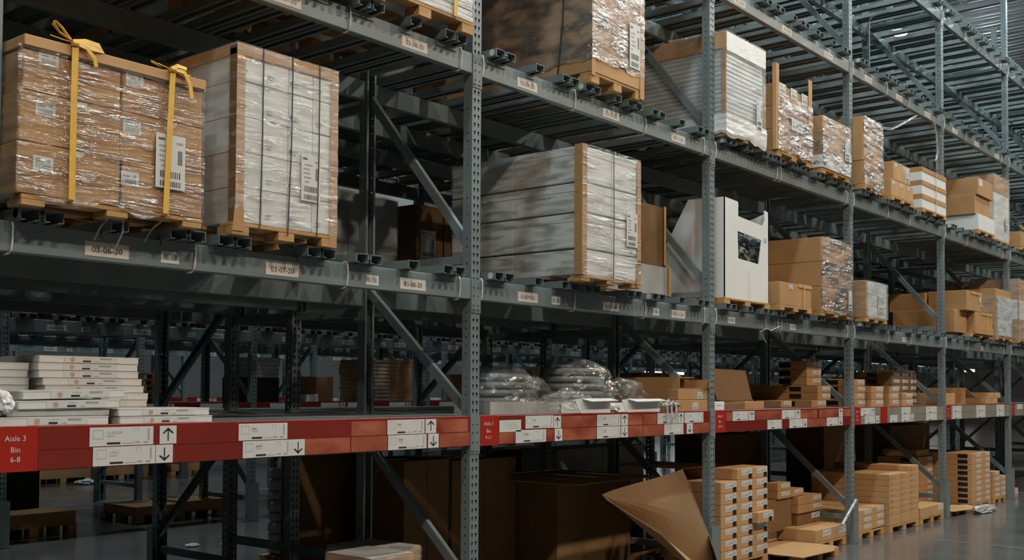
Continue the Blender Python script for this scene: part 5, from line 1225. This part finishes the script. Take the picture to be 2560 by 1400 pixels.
for c in range(2):
    for j in range(5 if c == 0 else 4): lab_carton(f'labelled carton of the short bin 20 stack, {("left","right")[c]} column, {lv3[j]} row', 16.20 + .32 * c, 16.518 + .32 * c, .05, .85, .062 + .078 * j, .062 + .078 * (j + 1) - .001, 'card_light', False, 'cartons of the bin 20 stack')
lab_carton('last small carton at the floor past the farthest post', 17.1, 17.5, .05, .7, .0, .14, 'card', False)
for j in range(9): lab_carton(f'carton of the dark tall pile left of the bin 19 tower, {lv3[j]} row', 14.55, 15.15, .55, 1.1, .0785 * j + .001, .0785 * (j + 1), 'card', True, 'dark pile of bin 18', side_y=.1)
tag(carton_mb(14.6, 15.1, .58, 1.05, .708, .80, 'card', False).build('carton', None, origin=(14.8, .8, .708)), 'lone brown carton topping the dark tall pile of bin 18', 'carton')

def strip(name, lab, pts, r_, m, cat):
    mb = MB(); mb.tube(pts, r_, m, 6); tag(mb.build(name, None, origin=pts[0]), lab, cat)
strip('plastic_strip', 'milky plastic strip hanging down from the third level beam beside the bin 17 post', [(13.37, -.03, 5.05), (13.5, -.035, 4.95), (13.59, -.03, 4.82), (13.66, -.03, 4.58), (13.57, -.03, 4.46), (13.64, -.03, 4.37)], .012, 'film_milky', 'plastic strip')
strip('plastic_strip', 'slack pale strip drooping under the third level beam, bin 17', [(11.79, -.02, 4.52), (12.1, -.02, 4.57), (12.35, -.02, 4.66), (12.9, -.02, 4.88)], .015, 'film_milky', 'plastic strip')
strip('cable', 'thin bent cable rising from the third level deck behind the bin 15 post', [(12.13, .25, 5.12), (12.13, .25, 5.84), (12.17, .25, 5.92), (12.28, .25, 5.98), (12.5, .25, 6.07), (12.76, .25, 6.16)], .009, 'steel', 'cable')
strip('string', 'pale string tied round the lowest grey beam beneath the small strapped carton', [(8.92, -.012, 2.27), (8.94, -.014, 2.15), (9.02, -.018, 2.13), (9.2, -.02, 2.18)], .004, 'tie', 'string')
strip('string', 'loose string tail dangling below the lowest grey beam right of the white display bin', [(8.94, -.014, 2.15), (8.8, -.02, 2.11), (8.92, -.02, 2.02)], .004, 'tie', 'string')
# ================================================================ building
def struct(mb, name, origin=None):
    o = mb.build(name); o['kind'] = 'structure'; return o
mb = MB(); mb.box(-14, 62, -14, 24, -.2, 0, 'concrete'); struct(mb, 'floor')
mb = MB(); mb.box(-14, 62, -14, 24, 10.9, 11.0, 'roof_deck')
for i in range(230):
    a = -4 + i * .28; mb.box(a, a + .11, -14, 24, 10.80, 10.9, 'roof_deck')
struct(mb, 'ceiling')
mb = MB(); mb.box(-14, 62, 24, 24.2, 0, 11, 'wall_paint'); struct(mb, 'wall_back')
mb = MB(); mb.box(62, 62.2, -14, 24, 0, 11, 'wall_paint'); struct(mb, 'wall_right')
mb = MB(); mb.box(-14, 62, -14.2, -14, 0, 11, 'wall_dark'); struct(mb, 'wall_front')
mb = MB(); mb.box(-14.2, -14, -14, 24, 0, 11, 'wall_dark'); struct(mb, 'wall_left')
for k, x in enumerate((6, 15, 24, 33, 42, 51)):
    t = thing('roof_truss', f'dark open-web roof joist under the corrugated deck, {ORD[k]} from the left', 'roof truss', (x, 0, 10.2), 'roof joists')
    for z, nm_ in ((10.72, 'top_chord'), (9.9, 'bottom_chord')):
        mb = MB(); mb.box(x - .06, x + .06, -14, 24, z - .05, z + .05, 'lamp_body'); mb.build(nm_, t)
    mb = MB()
    for i in range(42):
        a = -13.5 + i * .9; mb.bar((x, a, 9.95), (x, a + .45, 10.68), .04, .04, 'lamp_body', up=(1, 0, 0)); mb.bar((x, a + .45, 10.68), (x, a + .9, 9.95), .04, .04, 'lamp_body', up=(1, 0, 0))
    mb.build('web', t)
mat_emit('daylight', (0.95, 1.0, 1.0), 1.6)
for i, (a, b, c, d) in enumerate(((13.5, 14.6, 2.7, 3.7), (15.4, 17.2, 2.7, 3.7), (18.3, 20.2, 2.7, 3.7), (21.2, 22.8, 2.7, 3.7), (9.3, 10.6, 1.5, 3.0))):
    mb = MB(); mb.box(61.97, 61.99, a, b, c, d, 'daylight'); mb.box(61.94, 62.0, a - .08, a, c - .08, d + .08, 'wall_paint'); mb.box(61.94, 62.0, b, b + .08, c - .08, d + .08, 'wall_paint'); mb.box(61.94, 62.0, a, b, d, d + .08, 'wall_paint'); mb.box(61.94, 62.0, a, b, c - .08, c, 'wall_paint'); struct(mb, f'window_{i+1}')
mb = MB(); mb.box(44.5, 48.5, 23.97, 23.99, 2.4, 3.6, 'daylight'); mb.box(44.4, 48.6, 23.95, 24, 3.6, 3.7, 'wall_paint'); mb.box(44.4, 48.6, 23.95, 24, 2.3, 2.4, 'wall_paint'); struct(mb, 'window_6')
# floor line
mb = MB(); mb.poly([(11.63, -3.0, .0012), (11.665, -3.0, .0012), (11.90, -.10, .0012), (11.865, -.10, .0012)], 'joint'); tag(mb.build('floor_line', None), 'thin pale line crossing the aisle floor at lower right', 'floor marking') 
# lamps
def lamp(i, x, y, z, power, mname, label):
    t = thing('high_bay_lamp', label, 'ceiling lamp', (x, y, z), 'high bay lamps')
    mb = MB(); mb.cyl((x, y, z + .02), .24, .05, 'lamp_body', 24); mb.cyl((x, y, z + .07), .10, .16, 'lamp_body', 16); mb.cyl((x, y, z + .23), .008, 10.8 - z - .23, 'lamp_body', 6); mb.build('housing', t)
    mb = MB(); mb.cyl((x, y, z - .04), .15, .058, mname, 24, r2=.21); mb.build('lens', t)
mat_emit('lamp_cool', (0.72, 0.93, 1.0), 380)
mat_emit('lamp_front', (1.0, 0.87, 0.72), 1000)
mat_emit('lamp_mid', (0.86, 0.98, 1.0), 600)
mat_emit('lamp_warm', (1.0, 0.62, 0.34), 900)
for i, x in enumerate((-1.5, 2.5, 6.5, 10.5, 14.5, 18.5, 22.5, 27)):
    lamp(i, x, -1.75, 9.3, 0, 'lamp_cool', f'round high bay lamp over the front aisle, {ORD[i]} from the left')
for i, x in enumerate((-4, 1, 6, 11, 16, 21)):
    lamp(i, x, -6.8, 9.3, 0, 'lamp_front', f'round high bay lamp over the aisle behind the viewer, {ORD[i]} from the left')
for i, x in enumerate((4, 11.5, 18.7, 26.02, 34)):
    lamp(i, x, 4.8, 10.34, 0, 'lamp_mid', f'round high bay lamp over the next aisle, {ORD[i]} from the left')
for i, x in enumerate((10, 22, 34)):
    lamp(i, x, 10.8, 10.3, 0, 'lamp_mid', f'round high bay lamp over the far aisle, {ORD[i]} from the left')
lamp(0, 44, 5.2, 10.0, 0, 'lamp_warm', 'warm high bay lamp near the far right end of the building')
# world: only faint stray light
w = bpy.data.worlds.new('World'); sc.world = w; w.use_nodes = True
w.node_tree.nodes['Background'].inputs['Color'].default_value = (.5, .6, .6, 1); w.node_tree.nodes['Background'].inputs['Strength'].default_value = 0.002

# ================================================================ camera
F_PX, YAW, PITCH, ROLL, CY, CH_, CD = 2685.11, .6882, .0332, .0053, 885.53, 1.5807, 4.3916
fx = Vector((math.cos(YAW), math.sin(YAW), 0)); rt = Vector((math.sin(YAW), -math.cos(YAW), 0)); up = Vector((0, 0, 1))
Fv = fx * math.cos(PITCH) + up * math.sin(PITCH); Uv = -fx * math.sin(PITCH) + up * math.cos(PITCH)
R2 = rt * math.cos(ROLL) + Uv * math.sin(ROLL); U2 = -rt * math.sin(ROLL) + Uv * math.cos(ROLL)
cam = bpy.data.cameras.new('camera'); co = bpy.data.objects.new('camera', cam); col.objects.link(co)
cam.sensor_width = 36; cam.lens = F_PX * 36 / 2560; cam.shift_y = (CY - 700) / 2560; cam.clip_end = 200
m4 = Matrix((R2, U2, -Fv)).transposed().to_4x4(); m4.translation = Vector((0, -CD, CH_)); co.matrix_world = m4
sc.camera = co
sc.view_settings.view_transform = 'Standard'; sc.view_settings.look = 'None'; sc.view_settings.gamma = 1; sc.view_settings.use_curve_mapping = False
sc.view_settings.exposure = -0.32
